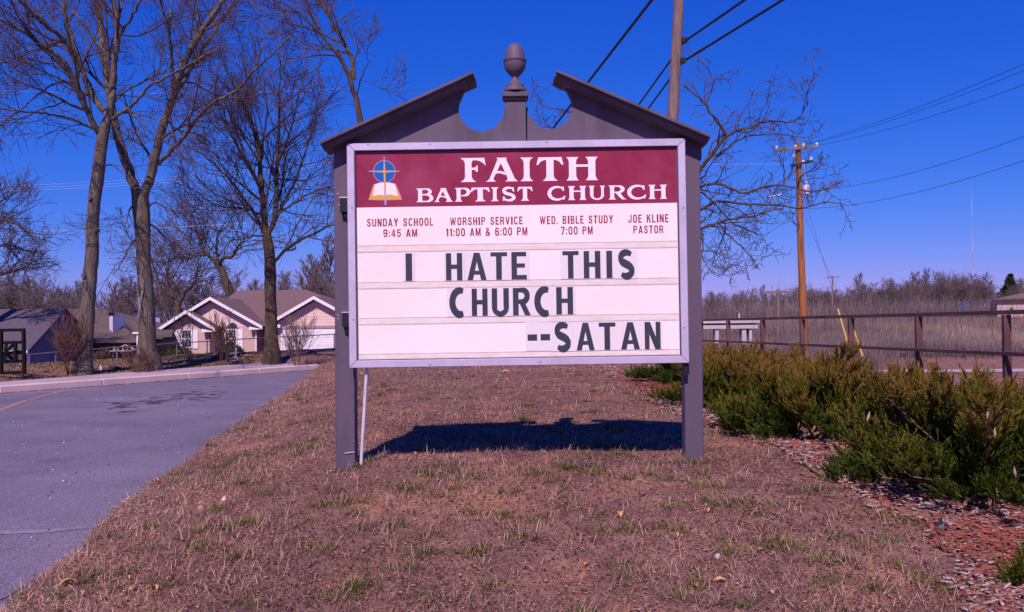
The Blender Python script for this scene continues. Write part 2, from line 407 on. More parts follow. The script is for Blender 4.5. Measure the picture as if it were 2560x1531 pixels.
# ------------------------------------------------------------------ the church sign
YS = 7.2                      # front of the aluminium frame
TH = math.radians(0.28)       # the cabinet hangs a touch crooked
SP = lambda px, py, d=0: P(px, py, YS + d)
gz = hz(0, 7.35)
sign = thing('church_sign', 'tall church sign with broken pediment, acorn finial and white letter board on two grey posts', 'church sign', (0.0, 7.4, gz))
PF = .10                      # post front behind frame front
def post(xa, xb, ybot):
    a = P(xa, 700, YS + PF).x; b = P(xb, 700, YS + PF).x
    mb = MB(); mb.box(a, YS + PF, hz((a+b)/2, 7.35) - .25, b, YS + PF + .145, P(0, 372, YS + PF).z - .02 + (0)); mb.build('post', MT['post'], sign, bevel=.006)
post(836, 884, 1172); post(1708, 1754, 1165)
# pediment board with the two scooped cut-outs
def ped(px, py): p = P(px, py, YS + PF + .004); return (p.x, 0, p.z)
def arc(cx, cy, r, a0, a1, n=22): return [(cx + r * math.cos(math.radians(a0 + (a1 - a0) * k / n)), cy + r * math.sin(math.radians(a0 + (a1 - a0) * k / n))) for k in range(n + 1)]
yb = YS + PF + .004
left = [(836, 400), (836, 362), (1172, 208), (1160, 230)] + arc(1203.5, 271, 57.5, 192, 0, 26) + [(1264, 262), (1264, 400)]
right = [(1754, 400), (1754, 354), (1404, 205), (1417, 228)] + arc(1374, 266, 56.5, -14, 180, 26) + [(1318, 262), (1318, 400)]
for nm, pl in (('pediment_board', left), ('pediment_board', right)):
    pts = [Vector((ped(x, y)[0], yb, ped(x, y)[2])) for x, y in pl]
    mb = MB(); mb.prism(pts, (0, .06, 0)); mb.build(nm, MT['post'], sign)
mb = MB(); a = P(1264.5, 300, yb); b = P(1315, 300, yb)
mb.box(a.x, yb - .006, P(0, 400, yb).z, b.x, yb + .058, P(1290, 247, yb).z); mb.build('centre_post', MT['post'], sign, bevel=.004)
a = P(1255.5, 246, yb); b = P(1321, 231, yb)
mb = MB(); mb.box(a.x, yb - .045, a.z, b.x, yb + .115, b.z); mb.box(a.x + .012, yb - .03, a.z - .018, b.x - .012, yb + .1, a.z - .001)
mb.build('post_cap', MT['post'], sign, bevel=.010)
a = P(1313, 262, yb); b = P(1320, 262, yb); mb = MB(); mb.box(a.x, yb + .0605, P(0, 400, yb).z, b.x, yb + .074, a.z - .01)
mb.build('joint_strip', MT['dark'], sign)
# acorn finial, turned
k_ = 7.335 / F_PX
def pr(l): return [(r * k_, (231 - y) * k_) for r, y in l]
fin = MB(); fc = P(1288, 231, 7.335)
fin.lathe(fc, pr([(28, 230.8), (28.5, 226), (26, 222), (23, 219), (22.5, 213), (19, 210), (12.5, 205), (9.5, 200), (8.6, 194), (10.5, 190), (15, 187), (20, 181), (25, 173), (27, 163), (27.5, 156), (29.5, 154), (29.5, 150.5), (27.0, 149.5), (26, 143), (23.5, 131), (19.5, 120), (14, 112.5), (7, 108.8), (1, 108)]), 32)
fo = fin.build('finial', MT['post'], sign, smooth=True)
# raking cornices: stepped crown mould projecting forward
def cornice(p0, p1, sgn):
    a = P(*p0, yb); b = P(*p1, yb); t = (b - a); t.y = 0; t.normalize(); n = Vector((-t.z, 0, t.x))
    if n.z < 0: n = -n
    layers = [(0.000, -.018, -.175), (-.018, -.034, -.155), (-.034, -.052, -.128)]
    prof = [(-.185, .0), (-.185, -.020), (-.150, -.024), (-.150, -.046), (-.128, -.052), (-.122, -.064), (.10, -.064), (.10, .0)]   # (y offset, normal offset)
    av, bv = [], []
    for yo, no in prof:
        q = a + n * no; q.y = yb + yo; av.append(q); q = b + n * no; q.y = yb + yo; bv.append(q)
    # plumb-cut ends
    mb = MB(); m = len(prof); tri = tessellate_polygon([av])
    mb.add(av + bv, [tuple(x) for x in tri] + [tuple(x + m for x in reversed(y)) for y in tri] + [(i, (i+1) % m, m + (i+1) % m, m + i) for i in range(m)])
    return mb.build('cornice', MT['post'], sign)
cornice((809.5, 366), (1183.5, 193.5), 1); cornice((1390, 190), (1766.5, 350), -1)
# splintered end of the right cornice and left one
mb = MB()
for (x, y, l, d) in ((1390, 203, 15, .05), (1387, 206, 11, .03), (1396, 212, 12, .08), (1401, 218, 9, .02)):
    a = P(x + 6, y - 8, yb - .08 + d); b = P(x - 2, y + l, yb - .08 + d); mb = MB(); mb.bar(a, b, .02, .006); mb.build('splinter', MT['rotten'], sign)
for (x, y, l, d) in ((1180, 217, 10, .0), (1176, 223, 8, .04)):
    a = P(x, y - 8, yb - .08 + d); b = P(x - 5, y + l * .4, yb - .08 + d); mb = MB(); mb.bar(a, b, .02, .006); mb.build('splinter', MT['rotten'], sign)

# cabinet --------------------------------------------------------
cc = SP(1294, 633)
crot = Matrix.Rotation(TH, 4, Vector((0, -1, 0)))      # seen from the front: counter-clockwise
# local cabinet frame: u right, v up, d back
ang = ROLL + TH
Uc = Vector((math.cos(-TH), 0, -math.sin(-TH))); Uc = Vector((math.cos(TH), 0, math.sin(TH))); Vc = Vector((-math.sin(TH), 0, math.cos(TH)))
def uv(px, py):
    q = SP(px, py) - cc; return q.dot(Uc), q.dot(Vc)
def W(u, v, d): return cc + Uc * u + Vc * v + Vector((0, d, 0))
def cbox(mb, u0, v0, u1, v1, d0, d1):
    return mb.hexa([W(u0, v0, d0), W(u1, v0, d0), W(u1, v0, d1), W(u0, v0, d1)], [W(u0, v1, d0), W(u1, v1, d0), W(u1, v1, d1), W(u0, v1, d1)])
hw, hh = 424.5 * YS / F_PX, 281.5 * YS / F_PX      # half width / height of the outer frame
fwid = .060
cab = MB(); cbox(cab, -hw + .012, -hh + .012, hw - .012, hh - .012, .034, PF - .003); cab.build('cabinet_body', MT['alu'], sign)
def rail(pts):   # mitred frame rail, sloping inward a little
    mb = MB(); f = [W(u, v, 0) for u, v in pts]; b_ = [W(u, v, .033) for u, v in pts]; mb.hexa(b_, f); return mb
o_ = [(-hw, -hh), (hw, -hh), (hw, hh), (-hw, hh)]; i_ = [(-hw + fwid, -hh + fwid), (hw - fwid, -hh + fwid), (hw - fwid, hh - fwid), (-hw + fwid, hh - fwid)]
g_ = .0012
for k in range(4):
    a, b, c, d = o_[k], o_[(k+1) % 4], i_[(k+1) % 4], i_[k]
    s_ = ((1, 0), (0, 1), (-1, 0), (0, -1))[k]
    a = (a[0] + s_[0]*g_, a[1] + s_[1]*g_); d = (d[0] + s_[0]*g_, d[1] + s_[1]*g_); b = (b[0] - s_[0]*g_, b[1] - s_[1]*g_); c = (c[0] - s_[0]*g_, c[1] - s_[1]*g_)
    rail([a, b, c, d]).build('frame_rail', MT['alu'], sign, bevel=.004)
# dark strips stand in for the recess shade round the face
iw, ih = hw - fwid, hh - fwid
mb = MB()
for (u0, v0, u1, v1) in ((-iw - .002, -ih - .002, -iw + .008, ih + .002), (iw - .008, -ih - .002, iw + .002, ih + .002), (-iw + .0085, ih - .006, iw - .0085, ih + .002), (-iw + .0085, -ih - .002, iw - .0085, -ih + .004)):
    cbox(mb, u0, v0, u1, v1, .012, .0335)
MT['shade_screw'] = mat('recess_shade_and_screw', (.07, .06, .10), rough=.6)  # one dark tone for the painted recess shade and the screws
mb.build('recess_shade', MT['shade_screw'], sign)
FD = .030                                         # face plane, behind the frame front
u_l, u_r = -iw + .0095, iw - .0095
vhead = uv(1290, 512)[1]
mb = MB(); cbox(mb, u_l, vhead + .001, u_r, ih - .007, FD, FD + .003); header = mb.build('header_panel', MT['maroon'], sign)
mb = MB(); cbox(mb, u_l, -ih + .005, u_r, vhead - .001, FD, FD + .003); board = mb.build('letter_board', MT['panel'], sign)
# letter tracks
for (ya, yb2) in ((608, 624), (700, 716), (790, 806), (880, 893)):
    for yy, hgt in ((ya, .007), (yb2, .006)):
        v = uv(1290, yy)[1]
        mb = MB(); cbox(mb, u_l + .004, v - hgt / 2, u_r - .004, v + hgt / 2, FD - .0028, FD - .0002)
        mb.build('letter_track', MT['track'], board)
    v0, v1 = uv(1290, yb2)[1], uv(1290, ya)[1]
    mb = MB(); cbox(mb, u_l + .004, v0 + .0035, u_r - .004, v1 - .004, FD - .0015, FD - .0002); mb.build('track_web', MT['web'], board)
# screws
for px, py in ((920, 362), (1075, 361), (1367, 356), (1075, 912), (1350, 906), (880, 520), (884, 800), (1709, 520), (1711, 820)):
    u, v = uv(px, py); mb = MB(); mb.tube([W(u, v, -.002), W(u, v, .001)], .006, 6); mb.build('screw', MT['shade_screw'], sign)
# brackets
for (x0, y0, x1, y1) in ((851, 497, 872, 531), (857, 783, 875, 818)):
    a, b = SP(x0, y0, .06), SP(x1, y1, .06)
    mb = MB(); mb.box(a.x, YS + .03, b.z, b.x + .05, YS + .0985, a.z); mb.prism([Vector((a.x + .006, YS + .05, b.z - .0005)), Vector((b.x + .03, YS + .05, b.z - .0005)), Vector((b.x - .02, YS + .05, b.z - .045))], (0, .03, 0))
    mb.build('bracket', MT['dark'], sign)
    mb = MB(); mb.box(a.x - .004, YS + .028, a.z + .001, b.x + .045, YS + .098, a.z + .010); mb.build('bracket_flange', MT['alu'], sign)
a, b = SP(1709, 912, .05), SP(1719, 938, .05); mb = MB(); mb.box(a.x, YS + .03, b.z, b.x, YS + .0985, a.z); mb.build('bracket', MT['dark'], sign)
for px, py in ((845, 485), (848, 513), (845, 788), (846, 797)):
    q = P(px, py, YS + PF); mb = MB(); mb.tube([q + Vector((0, -.006, 0)), q + Vector((0, .002, 0))], .006, 6); mb.build('screw', MT['alu'], sign)
# white diagonal conduit under the cabinet and wire staple
q0 = P(901, 1166, YS + .16); q0.z = hz(q0.x, q0.y) - .08
mb = MB(); mb.tube([q0, P(918, 905, YS + .06)], .0145, 12)
tag(mb.build('conduit', MT['pvc'], sign, smooth=True), 'white plastic pipe')
mb = MB(); mb.tube([P(862, 1134, YS + PF - .008), P(873, 1132, YS + PF - .012), P(886, 1131, YS + PF - .008)], .0035, 6); mb.build('wire', MT['pvc'], sign)

# ---- lettering: strokes as thin prisms, each a hair prouder than the last so none share a plane
class Glyph:
    def __init__(s): s.p = []
    def poly(s, *pts): s.p.append([(x, y) for x, y in pts]); return s
    def ribbon(s, pts, ws):
        if not hasattr(ws, '__len__'): ws = [ws] * len(pts)
        L, R = [], []
        for i, (x, y) in enumerate(pts):
            a = pts[max(i-1, 0)]; b = pts[min(i+1, len(pts)-1)]; tx, ty = b[0]-a[0], b[1]-a[1]; l = math.hypot(tx, ty) or 1
            nx_, ny_ = -ty/l*ws[i]/2, tx/l*ws[i]/2; L.append((x+nx_, y+ny_)); R.append((x-nx_, y-ny_))
        s.p.append(L + R[::-1]); return s
def earc(cx, cy, rx, ry, a0, a1, n=18): return [(cx + rx*math.cos(math.radians(a0+(a1-a0)*k/n)), cy + ry*math.sin(math.radians(a0+(a1-a0)*k/n))) for k in range(n+1)]
def draw(g, u0, v0, u1, v1, depth, m, name, parent, step=.00018, asp=False):
    mb = MB()
    for i, pl in enumerate(g.p):
        pts = [W(u0 + x*(u1-u0), v0 + y*(v1-v0), depth - .0006 - step*i) for x, y in pl]
        mb.prism(pts, (0, .0005 + step*i, 0))
    return mb.build(name, m, parent)
def sans(ch):
    """heavy block capitals in a unit box; t = stem width as fraction of a box 0.6 wide : 1 high"""
    t = .36 if ch not in 'IN' else .33; h = .155
    g = Glyph()
    if ch == 'I': g.poly((0,0),(1,0),(1,1),(0,1))
    elif ch == '-': g.poly((0,0),(1,0),(1,1),(0,1))
    elif ch == 'H': t=.33; g.poly((0,0),(t,0),(t,1),(0,1)); g.poly((1-t,0),(1,0),(1,1),(1-t,1)); g.poly((t,.42),(1-t,.42),(1-t,.58),(t,.58))
    elif ch == 'T': g.poly((0,.85),(1,.85),(1,1),(0,1)); g.poly((.33,0),(.67,0),(.67,.85),(.33,.85))
    elif ch == 'E': g.poly((0,0),(t,0),(t,1),(0,1)); g.poly((t,0),(1,0),(1,.16),(t,.16)); g.poly((t,.84),(.97,.84),(.97,1),(t,1)); g.poly((t,.43),(.88,.43),(.88,.58),(t,.58))
    elif ch == 'A': g.poly((0,0),(.29,0),(.60,1),(.35,1)); g.poly((.71,0),(1,0),(.65,1),(.40,1)); g.poly((.2,.2),(.8,.2),(.72,.34),(.28,.34))
    elif ch == 'N': g.poly((0,0),(.3,0),(.3,1),(0,1)); g.poly((.7,0),(1,0),(1,1),(.7,1)); g.poly((0,1),(.34,1),(1,0),(.66,0))
    elif ch == 'U': g.poly((0,.3),(.32,.3),(.32,1),(0,1)); g.poly((.68,.3),(1,.3),(1,1),(.68,1)); g.ribbon([(.16,.32)] + earc(.5,.30,.34,.225,180,360) + [(.84,.32)], [.32]+[.32 - .13*math.sin(math.pi*k/18) for k in range(19)]+[.32])
    elif ch == 'C': g.ribbon(earc(.60,.5,.43,.425,68,292,28), [.19+.15*math.sin(math.pi*k/28) for k in range(29)]); 
    elif ch == 'S':
        pts = earc(.52,.735,.34,.185,38,180,14)[:-1] + [(.19,.68),(.27,.585),(.40,.535),(.62,.465),(.76,.39),(.83,.31)] + earc(.49,.265,.34,.185,0,-142,14)[1:]
        g.ribbon(pts, [.17 + .13*math.sin(math.pi*min(1, (k+.5)/len(pts))) for k in range(len(pts))])
    elif ch == 'R':
        g.poly((0,0),(.32,0),(.32,1),(0,1)); g.ribbon([(.3,.92),(.5,.92)] + earc(.52,.71,.29,.21,90,-90,14) + [(.3,.50)], [.16,.18]+[.18+.12*math.sin(math.pi*k/14) for k in range(15)]+[.16])
        g.poly((.36,.46),(.68,.46),(1.0,0),(.68,0))
    return g
K = 2.393
rows = [
  [('I',558,80,597,245),('H',800,78,898,242),('A',928,76,1043,240),('T',1068,73,1168,238),('E',1193,71,1285,236),('T',1500,66,1597,231),('H',1627,65,1727,229),('I',1763,64,1798,228),('S',1830,61,1934,229)],
  [('C',820,290,930,458),('H',955,291,1050,455),('U',1075,289,1178,455),('R',1202,287,1308,452),('C',1330,284,1442,452),('H',1462,282,1563,446)],
  [('-',1290,566,1347,604),('-',1368,564,1425,602),('S',1448,497,1552,665),('A',1583,496,1692,662),('T',1718,495,1818,659),('A',1850,493,1963,656),('N',1993,491,2088,655)]]
for r, row in enumerate(rows):
    for j, (ch, x0, y0, x1, y1) in enumerate(row):
        xa, xb = x0/K + 780, x1/K + 780; ya, yb_ = y0/K + 600, y1/K + 600
        xm = (xa + xb) / 2
        (u0, _), (u1, _) = uv(xa, (ya+yb_)/2), uv(xb, (ya+yb_)/2); v1, v0 = uv(xm, ya)[1], uv(xm, yb_)[1]
        if ch == '-': tv0, tv1 = uv(xm, 600 + 664/K)[1] - .002, uv(xm, 600 + 496/K)[1] + .004
        else: tv0, tv1 = v0 - .003, v1 + .004
        gap = .018 if ch != 'I' else .02
        mb = MB(); cbox(mb, u0 - gap, tv0, u1 + gap, tv1, FD - .0062 - .0003 * (j % 2), FD - .0048)
        tl = mb.build('letter_tile', MT['tile'], sign)
        draw(sans(ch), u0, v0, u1, v1, FD - .0068, MT['ink'], 'letter', tl)

def stem(g, x, y0, y1, w, sw, top=True, bot=True, sh=.05):
    L, R = [], []
    def side(s):
        pts = []
        if bot: pts += [(x + s*sw/2, y0), (x + s*(sw/2 - .01), y0 + sh*.6), (x + s*(w/2 + (sw-w)*.18), y0 + sh*1.6), (x + s*w/2, y0 + .2)]
        else: pts += [(x + s*w/2, y0)]
        if top: pts += [(x + s*w/2, y1 - .2), (x + s*(w/2 + (sw-w)*.18), y1 - sh*1.6), (x + s*(sw/2 - .01), y1 - sh*.6), (x + s*sw/2, y1)]
        else: pts += [(x + s*w/2, y1)]
        return pts
    g.poly(*(side(1) + side(-1)[::-1])); return g
def serif(ch):
    g = Glyph()
    if ch == 'F':
        stem(g, .30, 0, 1, .27, .60); g.poly((.02,1),(.95,1),(1,.66),(.90,.78),(.76,.87),(.62,.90),(.2,.90)); g.poly((.42,.50),(.42,.59),(.58,.60),(.64,.68),(.68,.68),(.68,.42),(.62,.42),(.56,.50))
    elif ch == 'A':
        g.poly((0,0),(.33,0),(.27,.05),(.24,.12),(.49,.80),(.44,1),(.35,1),(.38,.93),(.12,.12),(.06,.04)); 
        g.poly((.35,1),(.66,1),(.64,.93),(.90,.12),(.96,.04),(1,0),(.60,0),(.66,.05),(.68,.14),(.44,.88),(.36,.96))
        g.poly((.26,.42),(.30,.33),(.42,.35),(.52,.32),(.62,.26),(.60,.38),(.52,.43),(.42,.45))
    elif ch == 'I': stem(g, .5, 0, 1, .48, 1.0)
    elif ch == 'T':
        stem(g, .5, 0, .95, .27, .54, top=False); g.poly((.07,1),(.93,1),(1,.68),(.93,.68),(.86,.80),(.74,.87),(.6,.90),(.4,.90),(.26,.87),(.14,.80),(.07,.68),(0,.68))
    elif ch == 'H':
        stem(g, .18, 0, 1, .24, .40); stem(g, .82, 0, 1, .24, .40); g.poly((.28,.58),(.72,.58),(.72,.68),(.28,.68))
    elif ch == 'B':
        stem(g, .22, 0, 1, .24, .44); g.ribbon([(.2,.95),(.55,.95)] + earc(.56,.75,.25,.20,90,-90,12) + [(.3,.54)], [.09,.10]+[.10+.10*math.sin(math.pi*k/12) for k in range(13)]+[.09])
        g.ribbon([(.3,.53),(.58,.53)] + earc(.60,.285,.29,.24,90,-90,12) + [(.2,.045)], [.08,.09]+[.09+.13*math.sin(math.pi*k/12) for k in range(13)]+[.09])
    elif ch == 'P':
        stem(g, .24, 0, 1, .26, .48); g.ribbon([(.2,.95),(.55,.95)] + earc(.56,.69,.32,.26,90,-90,12) + [(.4,.43)], [.09,.10]+[.10+.14*math.sin(math.pi*k/12) for k in range(13)]+[.08])
    elif ch == 'R':
        stem(g, .20, 0, 1, .22, .40); g.ribbon([(.2,.95),(.50,.95)] + earc(.50,.73,.27,.22,90,-90,12) + [(.3,.51)], [.09,.10]+[.10+.12*math.sin(math.pi*k/12) for k in range(13)]+[.08])
        g.poly((.36,.50),(.60,.54),(.80,.16),(.90,.05),(1,0),(.74,0),(.64,.10))
    elif ch == 'U':
        stem(g, .18, .3, 1, .21, .36, bot=False); stem(g, .83, .25, 1, .16, .32, bot=False)
        g.ribbon([(.18,.32)] + earc(.505,.33,.325,.285,180,360) + [(.83,.32)], [.21]+[.20 - .09*math.sin(math.pi*k/18) for k in range(19)]+[.16])
    elif ch == 'C':
        g.ribbon(earc(.55,.5,.45,.45,50,312,26), [.10+.11*math.sin(math.pi*k/26) for k in range(27)]); g.poly((.84,.98),(.90,.98),(.92,.66),(.85,.66),(.76,.86)); g.poly((.78,.12),(.93,.32),(1,.30),(.93,.05),(.9,.03))
    elif ch == 'S':
        pts = earc(.50,.73,.32,.22,45,180,14)[:-1] + [(.20,.66),(.28,.57),(.42,.52),(.60,.47),(.75,.39),(.82,.30)] + earc(.50,.27,.33,.22,0,-140,14)[1:]
        g.ribbon(pts, [.10 + .13*math.sin(math.pi*min(1, (k+.5)/len(pts))) for k in range(len(pts))]); g.poly((.74,.98),(.82,.98),(.85,.66),(.78,.66),(.68,.86)); g.poly((.12,.34),(.19,.34),(.30,.12),(.20,.02),(.10,.02))
    return g
K1 = 2.4333
def word(list_, ytl, ybl, ytr, ybr, xl, xr, nm, lab):
    for ch, x0, x1 in list_:
        xm = (x0 + x1) / 2; f = (xm - xl) / (xr - xl)
        ya = (ytl + (ytr - ytl) * f) / K1 + 80; yb_ = (ybl + (ybr - ybl) * f) / K1 + 80
        u0, u1 = uv(x0 / K1 + 780, ya)[0], uv(x1 / K1 + 780, ya)[0]; xm = xm / K1 + 780
        draw(serif(ch), u0, uv(xm, yb_)[1], u1, uv(xm, ya)[1], FD - .0002, MT['whitelet'], nm, header)
word([('F',903,1055),('A',1053,1252),('I',1268,1342),('T',1365,1530),('H',1552,1736)], 764, 911, 756, 899, 903, 1735, 'letter', '')
word([('B',632,736),('A',737,856),('P',867,962),('T',962,1082),('I',1088,1134),('S',1150,1244),('T',1248,1343),('C',1433,1543),('H',1560,1668),('U',1685,1786),('R',1805,1918),('C',1920,2036),('H',2052,2160)], 950, 1034, 926, 1013, 632, 2160, 'letter', '')
# printed service times in condensed capitals
def oval(g, x0, y0, x1, y1, sw, sh, a0=0, a1=360, n=20):
    cx, cy, rx, ry = (x0+x1)/2, (y0+y1)/2, (x1-x0)/2 - sw/2, (y1-y0)/2 - sh/2
    pts = []
    for k in range(n + 1):
        a = math.radians(a0 + (a1 - a0) * k / n); cs, sn = math.cos(a), math.sin(a)
        pts.append((cx + rx * math.copysign(abs(cs) ** .7, cs), cy + ry * math.copysign(abs(sn) ** .7, sn)))
    ws = [sh + (sw - sh) * abs(math.cos(math.radians(a0 + (a1 - a0) * k / n))) for k in range(n + 1)]
    return g.ribbon(pts, ws)
def small(ch):
    g = Glyph(); t = .30; h = .15
    if ch in 'HTEAN': return sans(ch)
    if ch == 'I': g.poly((0,0),(1,0),(1,1),(0,1))
    elif ch == '1': g.poly((.42,0),(1,0),(1,1),(.5,1),(.42,.9)); g.poly((0,.72),(.42,.76),(.42,.9),(.3,.84),(0,.82))
    elif ch in '0O': oval(g, 0, 0, 1, 1, t, h)
    elif ch == 'C': oval(g, 0, 0, 1.0, 1, t, h, 28, 332, 22)
    elif ch == 'S':
        g.ribbon([(.83,.68),(.82,.80),(.70,.90),(.5,.925),(.28,.90),(.17,.79),(.19,.66),(.34,.57),(.62,.46),(.80,.37),(.84,.24),(.73,.11),(.5,.075),(.27,.10),(.17,.20),(.15,.33)], [.28,.24,.18,.15,.18,.26,.27,.22,.22,.26,.28,.2,.15,.2,.25,.28])
    elif ch == 'D': g.poly((0,0),(t,0),(t,1),(0,1)); g.ribbon([(t-.02,.925),(.52,.925),(.74,.87),(.85,.72),(.85,.28),(.74,.13),(.52,.075),(t-.02,.075)], [h,h,.22,.3,.3,.22,h,h])
    elif ch == 'U': g.ribbon([(.15,1),(.15,.3),(.2,.14),(.35,.085),(.65,.085),(.8,.14),(.85,.3),(.85,1)], [.3,.3,.26,.17,.17,.26,.3,.3])
    elif ch == 'J': g.ribbon([(.83,1),(.83,.3),(.76,.13),(.5,.08),(.24,.13),(.17,.3),(.17,.38)], [.32,.32,.24,.16,.24,.32,.32])
    elif ch == 'L': g.poly((0,0),(.34,0),(.34,1),(0,1)); g.poly((.34,0),(1,0),(1,.16),(.34,.16))
    elif ch == 'Y': g.poly((0,1),(.32,1),(.64,.38),(.36,.38)); g.poly((1,1),(.68,1),(.36,.38),(.64,.38)); g.poly((.35,0),(.65,0),(.65,.42),(.35,.42))
    elif ch == 'V': g.poly((0,1),(.29,1),(.61,0),(.36,0)); g.poly((1,1),(.71,1),(.39,0),(.64,0))
    elif ch == 'W':
        for x in (0, .40): g.poly((x+.0,1),(x+.17,1),(x+.34,0),(x+.17,0)); g.poly((x+.60,1),(x+.43,1),(x+.17,0),(x+.34,0))
    elif ch == 'M': g.poly((0,0),(.22,0),(.22,1),(0,1)); g.poly((.78,0),(1,0),(1,1),(.78,1)); g.poly((.0,1),(.28,1),(.60,0),(.42,0)); g.poly((1,1),(.72,1),(.40,0),(.58,0))
    elif ch == 'K': g.poly((0,0),(t,0),(t,1),(0,1)); g.poly((t,.36),(t,.58),(.66,1),(1,1)); g.poly((.42,.60),(.66,.70),(1.02,0),(.68,0))
    elif ch in 'PR':
        g.poly((0,0),(t,0),(t,1),(0,1)); g.ribbon([(t-.02,.925),(.55,.925),(.78,.88),(.85,.72),(.78,.55),(.55,.49),(t-.02,.49)], [h,h,.2,.3,.2,h,h])
        if ch == 'R': g.ribbon([(.5,.47),(.72,.42),(.82,.3),(.83,.08),(.87,0)], [.14,.2,.28,.28,.28])
    elif ch == 'B':
        g.poly((0,0),(t,0),(t,1),(0,1)); g.ribbon([(t-.02,.925),(.58,.925),(.78,.87),(.82,.75),(.76,.61),(.58,.54),(t-.02,.54)], [h,h,.2,.28,.2,h,h]); g.ribbon([(t-.02,.50),(.6,.50),(.8,.42),(.85,.27),(.8,.13),(.6,.075),(t-.02,.075)], [h,h,.2,.3,.2,h,h])
    elif ch == ':': g.poly((0,.05),(1,.05),(1,.22),(0,.22)); g.poly((0,.55),(1,.55),(1,.72),(0,.72))
    elif ch == '.': g.poly((0,0),(1,0),(1,.17),(0,.17))
    elif ch == '7': g.poly((0,.85),(1,.85),(1,1),(0,1)); g.poly((.2,0),(.52,0),(1,.86),(.68,.86))
    elif ch == '4': g.poly((.52,0),(.82,0),(.82,1),(.52,1)); g.poly((0,.22),(1,.22),(1,.36),(0,.36)); g.poly((0,.30),(.22,.30),(.66,1),(.50,1))
    elif ch == '5': g.poly((.08,.85),(.93,.85),(.93,1),(.08,1)); g.poly((.08,.46),(.32,.46),(.36,.9),(.10,.9)); g.ribbon([(.2,.54),(.5,.60),(.76,.54),(.85,.34),(.76,.14),(.5,.075),(.25,.12),(.15,.28)], [.16,.15,.2,.3,.2,.15,.2,.28])
    elif ch == '6': oval(g, 0, 0, 1, .62, t, h); g.ribbon([(.15,.3),(.15,.7),(.25,.88),(.5,.925),(.75,.88),(.84,.74)], [.3,.3,.22,.15,.2,.28])
    elif ch == '9': oval(g, 0, .38, 1, 1, t, h); g.ribbon([(.85,.7),(.85,.3),(.75,.12),(.5,.075),(.25,.12),(.16,.26)], [.3,.3,.22,.15,.2,.28])
    elif ch == '&': oval(g, .12, .56, .72, 1, .2, .13); oval(g, 0, 0, .78, .52, .24, .14); g.poly((.2,.62),(.42,.62),(1,0),(.74,0)); g.poly((.72,.22),(.86,.22),(.98,.46),(.78,.46))
    return g
CW = {'I': .42, '1': .62, ' ': .62, 'W': 1.5, 'M': 1.25, ':': .32, '.': .32, 'A': 1.1, '&': 1.15, 'L': .85, 'E': .85, 'T': .98, 'V': 1.08, 'Y': 1.08, 'J': .85}
def text(s, x0, x1, yt, yb_):
    gap = .30; ws = [CW.get(ch, 1) for ch in s]; tot = sum(ws) + gap * (len(s) - 1)
    X0, X1 = x0 / K1 + 780, x1 / K1 + 780; YT, YB = yt / K1 + 80, yb_ / K1 + 80; xm = (X0 + X1) / 2
    u0, u1, v0, v1 = uv(X0, YT)[0], uv(X1, YT)[0], uv(xm, YB)[1], uv(xm, YT)[1]; sc = (u1 - u0) / tot; u = u0; mb = MB()
    for ch, w_ in zip(s, ws):
        if ch == ' ':
            mb.build('printed_word', MT['redprint'], board); mb = MB()
        if ch != ' ':
            for i, pl in enumerate(small(ch).p):
                mb.prism([W(u + x * w_ * sc, v0 + y * (v1 - v0), FD - .0006 - .00015 * i) for x, y in pl], (0, .0004 + .00015 * i, 0))
        u += (w_ + gap) * sc
    mb.build('printed_word', MT['redprint'], board)
for a in (('SUNDAY SCHOOL',330,735,1132,1180),('9:45 AM',430,637,1199,1246),('WORSHIP SERVICE',838,1281,1124,1172),('11:00 AM & 6:00 PM',812,1310,1190,1239),
          ('WED. BIBLE STUDY',1386,1834,1116,1165),('7:00 PM',1514,1709,1182,1231),('JOE KLINE',1926,2172,1108,1158),('PASTOR',1957,2140,1176,1224)): text(*a)
# emblem: globe, cross and open book
K3 = 4.948
def EP(x, y): return uv(x / K3 + 860, y / K3 + 340)
def emb(polys, m, name, d):
    mb = MB()
    for i, pl in enumerate(polys):
        mb.prism([W(*EP(x, y), FD - d - .00015 * i) for x, y in pl], (0, d * .8, 0))
    return mb.build(name, m, header)
emb([earc(492, 435, 139, 139, 0, 360, 40)[:-1]], MT['line'], 'emblem_ring', .0008)
emb([earc(492, 435, 132, 132, 0, 360, 40)[:-1]], MT['blue'], 'emblem_globe', .0013)
emb([[(296,788),(312,735),(355,600),(362,592),(480,566),(500,574),(520,566),(625,582),(635,592),(690,720),(712,784),(505,792)]], MT['line'], 'emblem_outline', .0010)
emb([[(305,780),(360,604),(628,592),(702,776),(508,782)]], MT['gold'], 'emblem_cover', .0016)
emb([[(348,738),(380,592),(440,574),(480,570),(502,582),(525,572),(570,574),(622,594),(662,732),(640,738),(580,722),(530,726),(504,742),(470,726),(420,724),(375,738)]], MT['whitelet'], 'emblem_page', .0022)
def cross(s, m, nm, d):
    emb([[(488,246),(497-0+s,425),(500+s,440),(512,850),(502-0,850),(488-s,440),(487-s,425)]], m, nm, d)
emb([[(486,248),(495,248),(506,432),(520,850),(497,850),(484,445),(482,425)], [(300,426),(492,424),(680,426),(680,438),(492,450),(300,438)]], MT['line'], 'emblem_cross_line', .0028)
emb([[(489,300),(503,425),(506,560),(507,770),(500,770),(488,560),(484,445)], [(352,432),(480,426),(500,424),(618,430),(618,435),(500,447),(484,448),(352,437)]], MT['gold'], 'emblem_cross', .0034)
